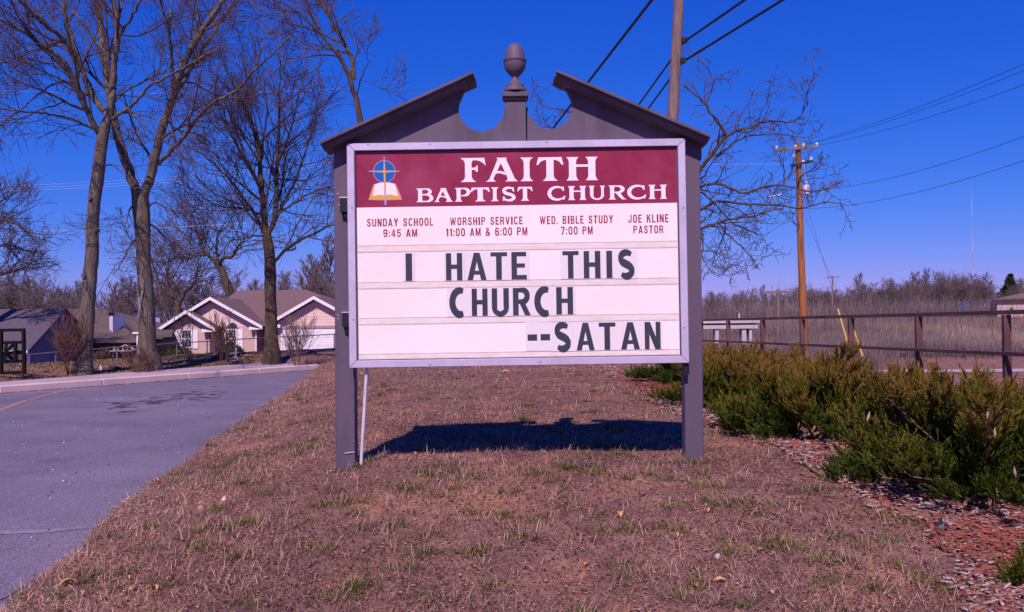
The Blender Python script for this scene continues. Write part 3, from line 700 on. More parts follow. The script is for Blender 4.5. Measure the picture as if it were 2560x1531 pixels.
# ------------------------------------------------------------------ bare trees
class TM:
    """collects tapering polylines, builds them vectorised"""
    def __init__(s): s.b = {}
    def line(s, pts, rad, n):
        s.b.setdefault(n, []).append((np.asarray([tuple(p) for p in pts], float), np.asarray(rad, float)))
    def build(s, name, m, parent, wob=0):
        CO, FF = [], []; off = 0
        for n, L in s.b.items():
            P_ = np.concatenate([l[0] for l in L]); R_ = np.concatenate([l[1] for l in L])
            T = np.concatenate([np.gradient(l[0], axis=0) for l in L]); T /= (np.linalg.norm(T, axis=1)[:, None] + 1e-9)
            up = np.where((np.abs(T[:, 2:3]) > .8), np.array([[1., .2, 0]]), np.array([[0, 0, 1.]]))
            # one reference per polyline keeps rings from twisting
            k = 0
            for l in L:
                m_ = len(l[0]); up[k:k+m_] = up[k:k+1] if abs(T[k, 2]) > .8 else np.array([.3, .2, .93]); k += m_
            Xv = np.cross(T, up); Xv /= (np.linalg.norm(Xv, axis=1)[:, None] + 1e-9); Yv = np.cross(T, Xv)
            a = np.arange(n) * 2 * math.pi / n
            ring = P_[:, None] + (Xv[:, None] * np.cos(a)[None, :, None] + Yv[:, None] * np.sin(a)[None, :, None]) * R_[:, None, None]
            if wob and n >= 8:
                rr = np.random.RandomState(1); ring += (ring - P_[:, None]) * (rr.uniform(-wob, wob, (len(P_), n, 1)))
            CO.append(ring.reshape(-1, 3))
            ends = np.cumsum([len(l[0]) for l in L]) - 1; idx = np.setdiff1d(np.arange(len(P_)), ends)
            kk = np.arange(n)
            f = np.stack([idx[:, None]*n + kk, idx[:, None]*n + (kk+1) % n, (idx[:, None]+1)*n + (kk+1) % n, (idx[:, None]+1)*n + kk], 2).reshape(-1, 4) + off
            FF.append(f); off += len(P_) * n
        if not CO: return None
        F_ = np.concatenate(FF)
        return np_mesh(name, np.concatenate(CO), F_.ravel(), np.full(len(F_), 4), m, parent, smooth=True)
def grow(tm, p, d, ln, r, lev, rg, par):
    """par: seg count, child counts, spread, up pull, min radius"""
    nseg = 6 if lev > 0 else 4
    pts = [p.copy()]; rad = [r]; d = d.copy(); dirs = [d.copy()]
    rt = max(r * .28, par['rmin'])
    for k in range(nseg):
        j = par['wig'] * (1 if lev else 1.4)
        d = (d + Vector((rg.gauss(0, j), rg.gauss(0, j), rg.gauss(0, j))) + Vector((0, 0, par['up'] * (0.5 if lev < 2 else 1)))).normalized()
        p = p + d * (ln / nseg); pts.append(p.copy()); dirs.append(d.copy()); rad.append(r + (rt - r) * (k + 1) / nseg)
    tm.line(pts, rad, 3 if r < .02 else (5 if r < .06 else 7))
    if lev <= 0: return
    n = par['kids'][lev - 1]
    for k in range(n):
        t = .22 + .78 * (k + rg.random() * .8) / n; i = min(int(t * nseg), nseg - 1); f = t * nseg - i
        q = pts[i].lerp(pts[i + 1], min(f, 1)); dd = dirs[i + 1]
        ax = dd.cross(Vector((rg.gauss(0, 1), rg.gauss(0, 1), rg.gauss(0, 1)))).normalized()
        an = math.radians(rg.uniform(*par['ang'])); nd = (dd * math.cos(an) + ax * math.sin(an)).normalized()
        nd = Vector((nd.x, nd.y * par.get('flat', 1), nd.z)).normalized()
        rr = (r + (rt - r) * t) * rg.uniform(.5, .7)
        grow(tm, q, nd, ln * rg.uniform(.42, .68) * (1.15 - .45 * t), max(rr, par['rmin']), lev - 1, rg, par)
MT['bark'] = mat('grey_bark', (.080, .070, .058), (.172, .146, .118), 7, rough=.95, bump=.03, bscale=16, stretch=(2.2, 2.2, .35), c3=(.10, .065, .05), detail=8)
MT['barkb'] = mat('brown_bark', (.062, .045, .032), (.125, .088, .058), 6, rough=.95, bump=.03, bscale=16, stretch=(2.2, 2.2, .35), c3=(.07, .048, .035), detail=8)
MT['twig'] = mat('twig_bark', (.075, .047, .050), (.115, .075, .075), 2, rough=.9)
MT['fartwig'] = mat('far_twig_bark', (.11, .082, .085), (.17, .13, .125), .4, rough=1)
MT['palewood'] = mat('bare_pale_wood', (.36, .27, .26), (.24, .18, .17), 5, rough=.9, stretch=(2, 2, .3))
def resample(px, n):
    a = np.array(px, float); s = np.concatenate(([0], np.cumsum(np.hypot(*np.diff(a[:, :2], axis=0).T)))); t = np.linspace(0, s[-1], n)
    # catmull-ish smoothing by interpolating then averaging
    r = np.stack([np.interp(t, s, a[:, k]) for k in range(a.shape[1])], 1)
    for _ in range(2): r[1:-1] = .25 * r[:-2] + .5 * r[1:-1] + .25 * r[2:]
    return r
def traced_tree(name, label, base_px, trunk, limbs, seed, par, bark, group=None, yoff=0, base=None, trunk_depth=None, twigf=1.0):
    """trunk: [(px,py,width_px)], limbs: [(w0,w1,Yend,[(px,py)...], kids)]. Y0 the trunk's distance"""
    Y0 = trunk_depth; rg = random.Random(seed); k = Y0 / F_PX
    b = P(trunk[0][0], trunk[0][1], Y0); t = thing(name, label, 'tree', b, group)
    tr = resample(trunk, max(14, len(trunk) * 3)); tm = TM()
    pts = [P(x, y, Y0) for x, y, w_ in tr]; rad = [w_ * k / 2 for x, y, w_ in tr]
    # root flare into the ground
    g0 = hz(pts[0].x, Y0)
    pts = [Vector((pts[0].x, Y0, min(g0, pts[0].z) - .25))] + pts; rad = [rad[0] * 1.25] + rad
    rad = [r * (1 + .12 * math.sin(i * 1.9 + seed)) if 1 < i < len(rad) - 2 else r for i, r in enumerate(rad)] if False else rad
    tm.line(pts, rad, 12); tm.build('trunk', bark, t, wob=.05)
    tw = TM()
    for (w0, w1, Ye, px, kids) in limbs:
        n = max(8, len(px) * 4); a = resample([(x, y) for x, y in px], n); s = np.linspace(0, 1, n)
        lp = [P(x, y, Y0 + (Ye - Y0) * f) for (x, y), f in zip(a, s)]
        jr = .006 * Y0 / 20
        lp = [lp[0]] + [q + Vector((rg.gauss(0, jr), rg.gauss(0, jr * 2), rg.gauss(0, jr))) * 1.5 for q in lp[1:]]
        lr = [(w0 + (w1 - w0) * f) * k / 2 for f in s]
        tl = TM(); tl.line(lp, lr, 8 if w0 > 7 else 5); tl.build('limb', bark if w0 > 5 else MT['twig'], t, wob=.04)
        nk = int(kids * twigf)
        for j in range(nk):
            f = .12 + .88 * (j + rg.random()) / nk; i = min(int(f * (n - 1)), n - 2); q = lp[i].lerp(lp[i+1], rg.random())
            dd = (lp[i+1] - lp[i]).normalized(); ax = dd.cross(Vector((rg.gauss(0, 1), rg.gauss(0, 1), rg.gauss(0, 1)))).normalized()
            an = math.radians(rg.uniform(25, 65)); nd = (dd * math.cos(an) + ax * math.sin(an)).normalized()
            r0 = max(min(lr[i] * .55, .045), par['rmin'] * 1.3)
            grow(tw, q, nd, par['len'] * rg.uniform(.55, 1.15) * (1 - .35 * f) * (.6 + .4 * min(1, lr[i] / .08)), r0, par['lev'], rg, par)
    o = tw.build('crown', MT['twig'], t)
    return t
par = dict(kids=[5, 6, 5], wig=.13, up=.05, rmin=.0055, ang=(22, 58), lev=2, len=3.4)
YA = 23.0
A = traced_tree('bare_tree', 'tall bare tree with leaning grey trunk, leftmost of the big trunks', None,
    [(208, 918, 46), (210, 885, 39), (213, 850, 38), (221, 745, 36), (226, 668, 33), (229, 655, 36), (231, 640, 31), (230, 570, 30), (236, 500, 29), (243, 453, 32), (252, 377, 27), (256, 340, 30), (266, 305, 22), (273, 292, 20)],
    [(16, 6, 20.5, [(252,340),(238,318),(217,279),(200,226),(174,177),(151,143),(94,106),(57,79),(0,49),(-60,30)], 13),
     (17, 9, 24.5, [(273,294),(258,275),(242,258),(226,226),(204,174),(185,125),(174,75),(160,20),(148,-60)], 9),
     (19, 11, 23, [(272,296),(278,262),(281,242),(284,158),(296,94),(291,49),(281,0),(275,-60)], 8),
     (8, 5, 22, [(296,92),(313,68),(340,26),(362,-20)], 4),
     (7, 5, 24, [(292,60),(300,30),(303,-20)], 3),
     (13, 8, 21.5, [(195,160),(170,113),(151,92),(113,62),(68,23),(30,-25)], 9),
     (7, 3, 20.5, [(238,325),(223,319),(181,298),(113,283),(49,279),(0,272),(-50,262)], 11),
     (5, 2.5, 19.5, [(184,212),(165,203),(140,206),(98,234),(68,260),(0,313),(-30,330)], 9),
     (5, 2.5, 25, [(177,185),(158,172),(125,158),(68,151),(0,141)], 7),
     (9, 3, 21, [(276,300),(305,278),(340,260),(355,235),(377,211),(434,185),(490,151),(566,109)], 11),
     (7, 3, 25, [(288,254),(310,228),(340,211),(400,185),(453,151),(500,130)], 9),
     (5, 2, 22, [(290,284),(325,281),(377,291),(405,306),(440,345)], 8),
     (7, 4, 24, [(280,152),(262,130),(242,109),(222,80),(211,64),(190,35),(166,11),(150,-20)], 6),
     (5, 2.5, 25, [(309,88),(340,92),(377,75),(434,49),(528,23)], 7),
     (5, 2, 22.5, [(252,424),(265,412),(284,411),(302,428),(330,450)], 5),
     (6, 3, 21.5, [(217,279),(196,240),(178,205),(150,160),(110,95),(70,40)], 7),
     (6, 4, 22.5, [(228,286),(222,230),(205,170),(175,110),(140,55),(105,0)], 6)],
    11, dict(par, len=2.7), MT['bark'], trunk_depth=YA, twigf=.78)
YB = 24.5
B = traced_tree('bare_tree', 'thick bare tree with a scarred trunk forked high, left of the pink brick house', None,
    [(368, 900, 66), (368, 880, 50), (368, 850, 42), (368, 780, 38), (364, 710, 36), (358, 640, 34), (357, 570, 37), (352, 520, 43), (350, 492, 42), (349, 478, 34)],
    [(24, 15, 25.5, [(346,500),(333,455),(313,407),(298,362),(290,324),(283,294),(272,230),(262,150),(250,60),(240,-40)], 8),
     (24, 12, 24, [(354,505),(362,480),(374,453),(385,407),(400,340),(419,283),(434,234),(453,181),(475,124),(506,75),(536,34),(570,-20)], 11),
     (12, 7, 26, [(430,245),(460,211),(487,151),(524,98),(562,38),(596,-20)], 9),
     (9, 5, 23, [(434,220),(432,180),(430,151),(423,75),(402,5),(392,-40)], 7),
     (7, 5, 26.5, [(485,100),(494,60),(492,5),(488,-30)], 4),
     (7, 4, 25, [(423,75),(428,30),(432,-20)], 3),
     (12, 3, 22, [(396,411),(410,395),(426,377),(464,340),(487,302),(528,260),(589,230),(623,189),(679,140),(725,91)], 15),
     (5, 2.5, 27, [(434,196),(490,211),(536,238),(566,241),(610,270)], 8),
     (5, 2, 22, [(368,520),(385,505),(405,512),(430,540),(440,580)], 6),
     (5, 2, 23, [(338,515),(326,520),(318,545),(310,575)], 5),
     (5, 2, 26.5, [(374,560),(395,575),(420,600),(440,612)], 5),
     (5, 2, 23, [(345,600),(330,605),(315,635),(300,665),(285,685)], 5),
     (6, 2.5, 24, [(415,300),(450,330),(500,335),(545,375)], 7)],
    12, dict(par, len=2.6), MT['bark'], trunk_depth=YB, twigf=.78)
for (x, y, r) in ((229, 496, 7), (214, 690, 8), (243, 575, 6)):
    kq = P(x - 4, y, YA - .19); mb = MB(); mb.tube([kq + Vector((0, .10, 0)), kq + Vector((-.01, .03, 0)), kq + Vector((-.02, -.015, 0)), kq + Vector((-.02, .01, 0))], [r * YA / F_PX * 1.3, r * YA / F_PX * 1.1, r * YA / F_PX * .8, r * YA / F_PX * .35], 9)
    mb.build('knot', MT['bark'], A, smooth=True)
# scar of bare wood on B's trunk
kb = YB / F_PX
mb = MB(); sp = [(362, 688, 8), (362, 705, 20), (361, 725, 24), (360, 750, 16), (359, 775, 10), (358, 805, 4)]
Ls, Rs = [], []
for x, y, w_ in sp:
    for lst, s in ((Ls, -1), (Rs, 1)):
        px = x - 4 + s * w_ / 2; cx = {688: 363, 705: 364, 725: 365, 750: 366, 775: 367.5, 805: 368}[y]; R = 19.5 * kb
        dx = (px - cx) * kb; q = P(px, y, YB); lst.append(Vector((q.x, YB - math.sqrt(max(R * R - dx * dx, 0)) - .035, q.z)))
for a, b, c, d in zip(Ls[:-1], Rs[:-1], Rs[1:], Ls[1:]): mb.add([a, b, c, d, a + Vector((0, .03, 0)), b + Vector((0, .03, 0)), c + Vector((0, .03, 0)), d + Vector((0, .03, 0))], [(0, 3, 2, 1), (0, 1, 5, 4), (2, 3, 7, 6), (1, 2, 6, 5), (3, 0, 4, 7)])
mb.build('bark_scar', MT['palewood'], B)
YC = 27.5
parC = dict(par, len=3.3, up=.10, kids=[5, 6, 6], ang=(18, 48))
traced_tree('bare_tree', 'dark brown bare tree standing before the garage of the pink house', None,
    [(679, 884, 44), (678, 862, 35), (678, 815, 30), (676, 728, 28), (676, 675, 29), (673, 623, 25), (668, 596, 24), (664, 575, 20)],
    [(17, 3, 27, [(665,585),(660,528),(653,472),(649,400),(638,340),(619,283),(589,226),(575,180)], 16),
     (14, 3, 28, [(669,590),(686,560),(690,528),(692,453),(694,377),(698,302),(698,226),(702,151)], 18),
     (9, 3, 25.5, [(678,665),(688,652),(701,640),(736,609),(789,581),(834,563),(870,550)], 9),
     (10, 3, 29, [(668,606),(648,553),(617,507),(600,480),(566,438),(509,389),(480,370)], 13),
     (5, 2, 26, [(666,590),(640,588),(596,602),(560,590)], 6),
     (8, 3, 29.5, [(684,560),(712,500),(745,440),(770,360),(790,300)], 12),
     (6, 2.5, 26, [(692,420),(715,360),(735,300),(750,230)], 9),
     (6, 2.5, 26.5, [(649,400),(660,340),(668,270),(660,200)], 9),
     (6, 2.5, 28.5, [(653,470),(620,420),(585,350),(550,290)], 10),
     (7, 2.5, 28.5, [(690,540),(730,510),(780,480),(830,470)], 8),
     (6, 2.5, 27, [(658,540),(615,520),(560,520),(515,500)], 8)],
    13, parC, MT['barkb'], trunk_depth=YC)
YD = 27
traced_tree('bare_tree', 'bare tree whose broken top leans left above the sign eave', None,
    [(948, 905, 30), (940, 700, 24), (925, 500, 20), (908, 330, 17), (898, 290, 15), (890, 245, 14)],
    [(13, 3, 26, [(892,252),(883,226),(868,177),(842,132),(804,87),(751,34),(700,5)], 9),
     (12, 7, 27.5, [(884,200),(883,170),(880,143),(853,98),(823,45),(798,-5),(790,-30)], 5),
     (5, 2, 26, [(856,105),(830,98),(770,70),(717,57),(640,35),(590,25)], 9),
     (5, 2, 28, [(804,87),(796,50),(770,10),(750,-30)], 5),
     (4, 2, 25.5, [(892,240),(905,190),(925,150)], 2)],
    14, dict(par, len=3.0, rmin=.008), MT['barkb'], trunk_depth=YD)
YE = 27
parE = dict(par, len=2.0, kids=[3, 3, 4], wig=.22, up=.05, ang=(30, 70), rmin=.0075)
traced_tree('bare_tree', 'spreading bare tree with crooked dark branches reaching out right behind the sign', None,
    [(1608, 900, 34), (1612, 760, 28), (1620, 600, 25), (1640, 500, 20)],
    [(15, 3, 26.15, [(1640,505),(1690,470),(1752,423),(1781,383),(1807,350),(1817,334),(1801,314),(1781,290),(1764,262),(1736,237),(1712,215)], 9),
     (7, 2.2, 25.81, [(1790,372),(1807,350),(1841,326),(1874,322),(1902,306),(1942,302),(1983,308),(2003,286),(2019,258),(2017,229),(2039,185)], 14),
     (6, 2, 28.7, [(1785,400),(1820,370),(1850,345),(1890,338),(1930,335),(1980,340),(2010,345)], 9),
     (9, 2.4, 25.3, [(1640,500),(1700,485),(1752,468),(1781,456),(1815,466),(1861,488),(1902,468),(1946,462),(1995,472),(2040,482),(2072,470),(2108,452)], 15),
     (9, 2.4, 27.85, [(1632,560),(1700,545),(1752,524),(1793,500),(1850,510),(1900,512),(1946,512),(2003,524),(2064,504),(2112,512)], 15),
     (9, 3, 26.15, [(1628,590),(1700,590),(1752,573),(1801,553),(1853,545),(1894,540),(1930,524),(1960,520)], 12),
     (5, 2, 26.15, [(1795,556),(1817,585),(1853,617),(1882,646),(1896,672)], 10),
     (4, 1.8, 25.3, [(1752,573),(1758,617),(1754,646),(1781,686),(1800,692)], 8),
     (4, 1.8, 27.85, [(1812,548),(1812,580),(1801,609),(1785,650),(1773,678)], 8),
     (5, 2, 27.51, [(1752,480),(1790,510),(1815,545),(1850,570),(1905,590)], 8),
     (5, 2, 27, [(1764,262),(1780,230),(1786,205),(1770,170),(1745,150)], 5),
     (7, 2, 27.85, [(1620,560),(1540,420),(1470,310),(1429,278),(1390,272),(1364,270),(1345,255),(1322,250)], 10),
     (5, 2, 26.15, [(1530,405),(1470,350),(1420,325),(1385,322),(1340,315)], 7),
     (5, 2, 25.81, [(1995,472),(2000,440),(2030,425),(2060,395)], 5),
     (4, 1.8, 26.49, [(1960,462),(1962,420),(1945,395),(1960,370)], 3)],
    15, parE, MT['barkb'], trunk_depth=YE)
# leaning tree behind the brick house, and the forked one beside it
parF = dict(par, len=5.5, kids=[4, 5, 5], rmin=.017, wig=.16, up=.06)
traced_tree('bare_tree', 'leaning dark bare tree rising behind the pink house roof', None,
    [(582, 790, 26), (575, 735, 21), (561, 693, 19), (547, 662, 16)],
    [(11, 3, 74, [(547,664),(519,637),(501,616),(491,570),(480,530)], 14),
     (9, 3, 72, [(550,665),(547,650),(578,644),(596,616),(620,590)], 12),
     (8, 3, 76, [(547,664),(540,620),(545,580),(530,540)], 12),
     (6, 3, 75, [(519,637),(490,640),(465,650),(440,640)], 8)], 16, parF, MT['barkb'], trunk_depth=75)
traced_tree('bare_tree', 'bare forked tree left of the brick house gable, behind its roof', None,
    [(446, 830, 18), (445, 780, 14), (447, 765, 13)],
    [(9, 3, 80, [(447,768),(458,740),(484,710),(491,682),(500,640)], 12),
     (9, 3, 83, [(446,768),(431,738),(420,690),(425,640)], 14),
     (6, 3, 81, [(434,745),(403,717),(390,690),(380,650)], 10)], 17, dict(parF, len=6.5), MT['barkb'], trunk_depth=82)
# branches reaching in from beyond the left edge
traced_tree('bare_tree', 'bare tree at the left photo edge, only its low branches showing', None,
    [(-70, 850, 30), (-75, 700, 26), (-60, 560, 22)],
    [(10, 3, 44, [(-60,600),(-20,560),(20,550),(60,570),(85,600)], 11),
     (8, 3, 46, [(-68,640),(-20,620),(20,610),(70,630),(90,628)], 9),
     (8, 3, 45, [(-70,720),(-30,680),(10,690),(50,650)], 12),
     (9, 3, 45, [(-62,580),(-30,520),(10,500),(40,480)], 8)], 18, dict(par, len=3.2, rmin=.010), MT['barkb'], trunk_depth=45)

# ---- far trees: a few kinds, copied; every tree is its own object
def make_far(seed, h, kind, label, group):
    rg = random.Random(seed); t = thing('far_tree', label, 'tree', (0, 0, -50 - seed), group); o = wloc(t)
    tm = TM(); tw = TM(); rm = .02
    if kind == 'round':
        p = o.copy(); pts = [p.copy()]; d = Vector((0, 0, 1))
        for k in range(5): d = (d + Vector((rg.gauss(0, .05), rg.gauss(0, .05), 0))).normalized(); p = p + d * h * .055; pts.append(p.copy())
        tm.line(pts, [h * .016 * (1 - .08 * k) for k in range(6)], 7)
        pr_ = dict(kids=[6, 7, 7], wig=.14, up=.05, rmin=rm, ang=(22, 52))
        for k in range(9):
            a = 6.28 * k / 9 + rg.random(); nd = Vector((math.cos(a) * rg.uniform(.3, .9), math.sin(a) * rg.uniform(.3, .9), 1)).normalized()
            grow(tw, pts[-1 - (k % 3)], nd, h * rg.uniform(.5, .66), h * .009, 3 if k % 2 else 2, rg, pr_)
    else:
        p = o.copy(); pts = [p.copy()]; d = Vector((0, 0, 1))
        for k in range(10): d = (d + Vector((rg.gauss(0, .04), rg.gauss(0, .04), .1))).normalized(); p = p + d * h * .095; pts.append(p.copy())
        tm.line(pts, [max(h * .012 * (1 - .09 * k), rm) for k in range(11)], 6)
        pr_ = dict(kids=[6, 7, 5], wig=.12, up=.14, rmin=rm, ang=(18, 42))
        for k in range(18):
            i = 2 + int(8 * k / 18); a = k * 2.4; nd = Vector((math.cos(a) * .7, math.sin(a) * .7, 1)).normalized()
            grow(tw, pts[i], nd, h * .34 * (1.15 - i / 13), h * .005, 2, rg, pr_)
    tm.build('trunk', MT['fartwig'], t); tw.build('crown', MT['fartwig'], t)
    return t
GL, GR = 'bare trees lining the skyline behind the houses', 'bare trees lining the skyline beyond the steel fence'
protos = [make_far(1, 11, 'round', 'bare grey-brown tree in the skyline row behind the houses', GL), make_far(2, 10, 'round', '', GL), make_far(3, 12, 'tall', '', GL), make_far(4, 9, 'tall', '', GL)]
used = set()
def place_far(k, px, ytop, Yd, right, spread=1):
    base = P(px, 800, Yd); gz_ = hz(base.x, Yd); top = P(px, ytop, Yd).z; h0 = (11, 10, 12, 9)[k]; s = max((top - gz_) / h0, .2)
    pr0 = protos[k]; o = pr0 if k not in used else copy_tree(pr0); used.add(k)
    o.location = (base.x, Yd, gz_ - .2); o.scale = (s * spread, s * spread, s); o.rotation_euler = (0, 0, (px * 1.7) % 6.28)
    shape = 'round crowned' if k < 2 else 'narrow upright'; size = ('tallest ' if ytop < 680 else 'tall ' if ytop < 700 else 'middling ' if ytop < 716 else 'low ')
    L_ = ((1800, 'above the bridge beside the right sign post'), (1900, 'between the bridge and the distant grey pole'), (1990, 'just left of the orange pole'), (2070, 'just right of the orange pole'), (2150, 'above the yellow guy guards'), (2240, 'between the yellow guards and the blue sign'), (2330, 'over the middle of the reed bank'), (2410, 'left of the blue sign'), (2480, 'between the blue sign and the tan house'), (9999, 'behind the tan house')) if right else \
        ((60, 'at the left edge above the grey roof'), (130, 'above the ridge of the grey roof'), (205, 'just left of the leftmost big trunk'), (300, 'between the two big trunks, left half'), (350, 'between the two big trunks, right half'), (450, 'right of the scarred trunk'), (560, 'left of the leaning tree behind the pink house'), (680, 'above the pink house roof'), (760, 'over the garage roof'), (9999, 'against the left sign post'))
    o['label'] = size + shape + ' bare skyline tree ' + next(t for lim, t in L_ if px < lim)
    o['group'] = GR if right else GL; o['category'] = 'tree'; return o
rg = random.Random(5)
left_t = [(15, 690, 0), (50, 670, 1), (85, 700, 2), (115, 705, 0), (140, 690, 1), (170, 715, 0), (200, 705, 2), (262, 715, 1), (290, 705, 2), (318, 690, 3), (345, 700, 0), (400, 690, 1), (425, 665, 0), (500, 660, 1), (520, 690, 2), (610, 690, 0), (640, 700, 3), (715, 680, 2), (745, 665, 0), (775, 640, 3), (800, 650, 2), (825, 590, 3), (860, 680, 0), (-10, 660, 0)]
for px, yt, k in left_t: place_far(k, px, yt, rg.uniform(88, 125), False, rg.uniform(.8, 1.1))
right_t = [(1775, 728, 0), (1835, 722, 1), (1868, 716, 0), (1905, 712, 2), (1945, 718, 1), (2005, 708, 0), (2045, 712, 1), (2075, 718, 0), (2110, 720, 1), (2135, 715, 1), (2175, 700, 0), (2205, 712, 1), (2250, 690, 0), (2275, 705, 1), (2305, 700, 0), (2335, 690, 1), (2360, 685, 1), (2385, 690, 0), (2410, 690, 1), (2440, 700, 0), (2465, 705, 1), (2560, 705, 0), (1765, 745, 1), (1792, 722, 0), (1815, 738, 2), (1850, 728, 0), (1885, 735, 1), (1925, 728, 0), (1960, 725, 1), (1985, 715, 0), (2030, 715, 1), (2055, 722, 0), (2095, 735, 2), (2145, 684, 2), (2160, 710, 3), (2190, 722, 0), (2235, 700, 1), (2262, 706, 0), (2290, 680, 3), (2318, 672, 2), (2345, 700, 1), (2372, 672, 0), (2395, 680, 1), (2425, 678, 0), (2450, 700, 3), (2480, 700, 2), (2545, 705, 1), (2575, 690, 0), (2118, 740, 0), (2215, 725, 3), (2600, 700, 2)]
for px, yt, k in right_t: place_far(k, px, yt, rg.uniform(125, 165), True, rg.uniform(.8, 1.15))
# brush thickets (uncountable) at the feet of the far trees
def thicket(name, label, spots, hh_, seed, n, m=None, lean=.25):
    rs = np.random.RandomState(seed); idx = rs.randint(0, len(spots), n); t = rs.random(n)
    S = np.array(spots, float); a = S[idx]
    x = a[:, 0] + (a[:, 2] - a[:, 0]) * t + rs.normal(0, a[:, 4]); y = a[:, 1] + (a[:, 3] - a[:, 1]) * t + rs.normal(0, a[:, 4])
    z = H(x, y, False); h = hh_ * (.4 + .8 * rs.random(n) ** 1.5) * (1 + .5 * noise2(x, y, .22, seed))
    w_ = rs.uniform(.008, .026, n); th = rs.uniform(0, 6.28, n)
    p0 = np.stack([x, y, z - .05], 1); dx = rs.normal(0, lean, n) * h; dy = rs.normal(0, lean, n) * h
    p1 = p0 + np.stack([dx * .4, dy * .4, h * .55], 1); p2 = p0 + np.stack([dx, dy, h], 1)
    s = np.stack([np.cos(th) * w_, np.sin(th) * w_, 0 * w_], 1); s2 = np.stack([-np.sin(th) * w_, np.cos(th) * w_, 0 * w_], 1)
    co = np.stack([p0 - s, p0 + s, p0 + s2, p1 - s * .7, p1 + s * .7, p1 + s2 * .7, p2], 1).reshape(-1, 3)
    f = np.array([[0, 1, 4, 3], [1, 2, 5, 4], [2, 0, 3, 5]]); f3 = np.array([[3, 4, 6], [4, 5, 6], [5, 3, 6]])
    o = np.arange(n) * 7; Q = (f[None] + o[:, None, None]).reshape(-1, 4); T = (f3[None] + o[:, None, None]).reshape(-1, 3)
    ob = np_mesh(name, co, np.concatenate([Q.ravel(), T.ravel()]), np.concatenate([np.full(len(Q), 4), np.full(len(T), 3)]), m, attr=np.repeat(np.clip(rs.random(n) * .7 + .15 + .35 * noise2(x, y, .16, seed + 30), 0, 1), 7))
    return tag(ob, label, 'brush', kind='stuff')
MT['brush'] = tint_mat('brush_stems', [(0, (.085, .062, .068)), (.5, (.14, .105, .11)), (1, (.21, .16, .15))], 1)  # stems greyed lighter, distance haze put into their colour
MT['reed'] = tint_mat('dry_reed', [(0, (.075, .062, .075)), (.4, (.15, .115, .12)), (.75, (.25, .18, .15)), (1, (.38, .27, .20))], 1)  # lightened a little as well, haze mixed into the reed colour
thicket('thicket', 'dark tangled brush under the skyline trees behind the houses', [(-75, 92, 0, 100, 5), (-75, 112, 10, 118, 5)], 2.6, 1, 26000, MT['brush'])
thicket('thicket', 'dark tangled brush under the skyline trees beyond the steel fence', [(15, 118, 140, 122, 5), (15, 135, 150, 140, 6)], 2.7, 2, 34000, MT['brush'])
thicket('dry_reeds', 'tall dry reeds and saplings covering the near face of the bank beyond the steel fence', [(13, 60, 60, 57, 2), (14, 66, 70, 64, 3.5), (15, 74, 80, 71, 4)], 1.25, 3, 80000, MT['reed'], lean=.12)
thicket('tall_grass', 'paler tall grass on top of the bank below the tan house', [(16, 84, 88, 80, 4), (18, 96, 95, 92, 5)], .55, 6, 26000, MT['reed'], lean=.15)
thicket('saplings', 'thin pale saplings standing up out of the reeds behind the yellow guards', [(19, 74, 40, 72, 4), (24, 92, 44, 90, 5)], 3.6, 7, 1500, MT['reed'], lean=.05)
thicket('brush', 'low reddish brush round the bridge end behind the steel fence', [(9, 33, 19, 52, 1.6), (11, 50, 20, 60, 3)], 1.3, 4, 6000, MT['brush'])
# ------------------------------------------------------------------ houses across the lot
MT['brick'] = mat('pink_brick', (.50, .36, .33), (.60, .44, .40), 22, rough=.9, bump=.01, bscale=30, stretch=(.6, .6, 2), c3=(.46, .30, .28), detail=3)
MT['siding'] = mat('peach_siding', (.66, .49, .455), (.70, .52, .485), 3, rough=.7)
MT['trim'] = mat('white_trim', (.80, .76, .80), (.74, .70, .75), 3, rough=.5)
MT['roof'] = mat('brown_shingle', (.135, .085, .082), (.20, .125, .12), 9, rough=.95, bump=.01, bscale=30, stretch=(.6, 1.6, 1.6), detail=8)
MT['roofg'] = mat('grey_shingle', (.075, .062, .085), (.11, .09, .12), 7, rough=.95, bump=.01, bscale=30, stretch=(.6, 1.6, 1.6), detail=8)
MT['roofd'] = mat('dull_brown_shingle', (.095, .068, .058), (.15, .105, .09), 5, rough=.95, stretch=(.6, 1.6, 1.6), detail=8)
MT['glass'] = mat('window_glass', (.03, .04, .06), rough=.08, spec=.8)
MT['soffit'] = mat('soffit', (.30, .24, .25), rough=.8)
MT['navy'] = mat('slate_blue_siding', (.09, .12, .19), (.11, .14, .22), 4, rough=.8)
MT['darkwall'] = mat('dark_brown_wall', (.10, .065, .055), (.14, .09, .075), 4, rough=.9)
MT['brown'] = mat('brown_metal', (.12, .055, .05), rough=.5)
def pv(px, py, Y): return P(px, py, Y)
def wallbox(name, m, par, px0, py0, px1, py1, Y, dep, bottom=None, **k):
    a, b = P(px0, (py0+py1)/2, Y), P(px1, (py0+py1)/2, Y); zt = P((px0+px1)/2, py0, Y).z; zb = P((px0+px1)/2, py1, Y).z if bottom is None else bottom
    mb = MB(); mb.box(a.x, Y, zb, b.x, Y + dep, zt); return mb.build(name, m, par, **k)
hY = 60
house = thing('brick_house', 'pink brick ranch house with peach gables and a white garage door', 'house', (P(600, 800, hY).x, hY, -1.3))
GB = -2.2
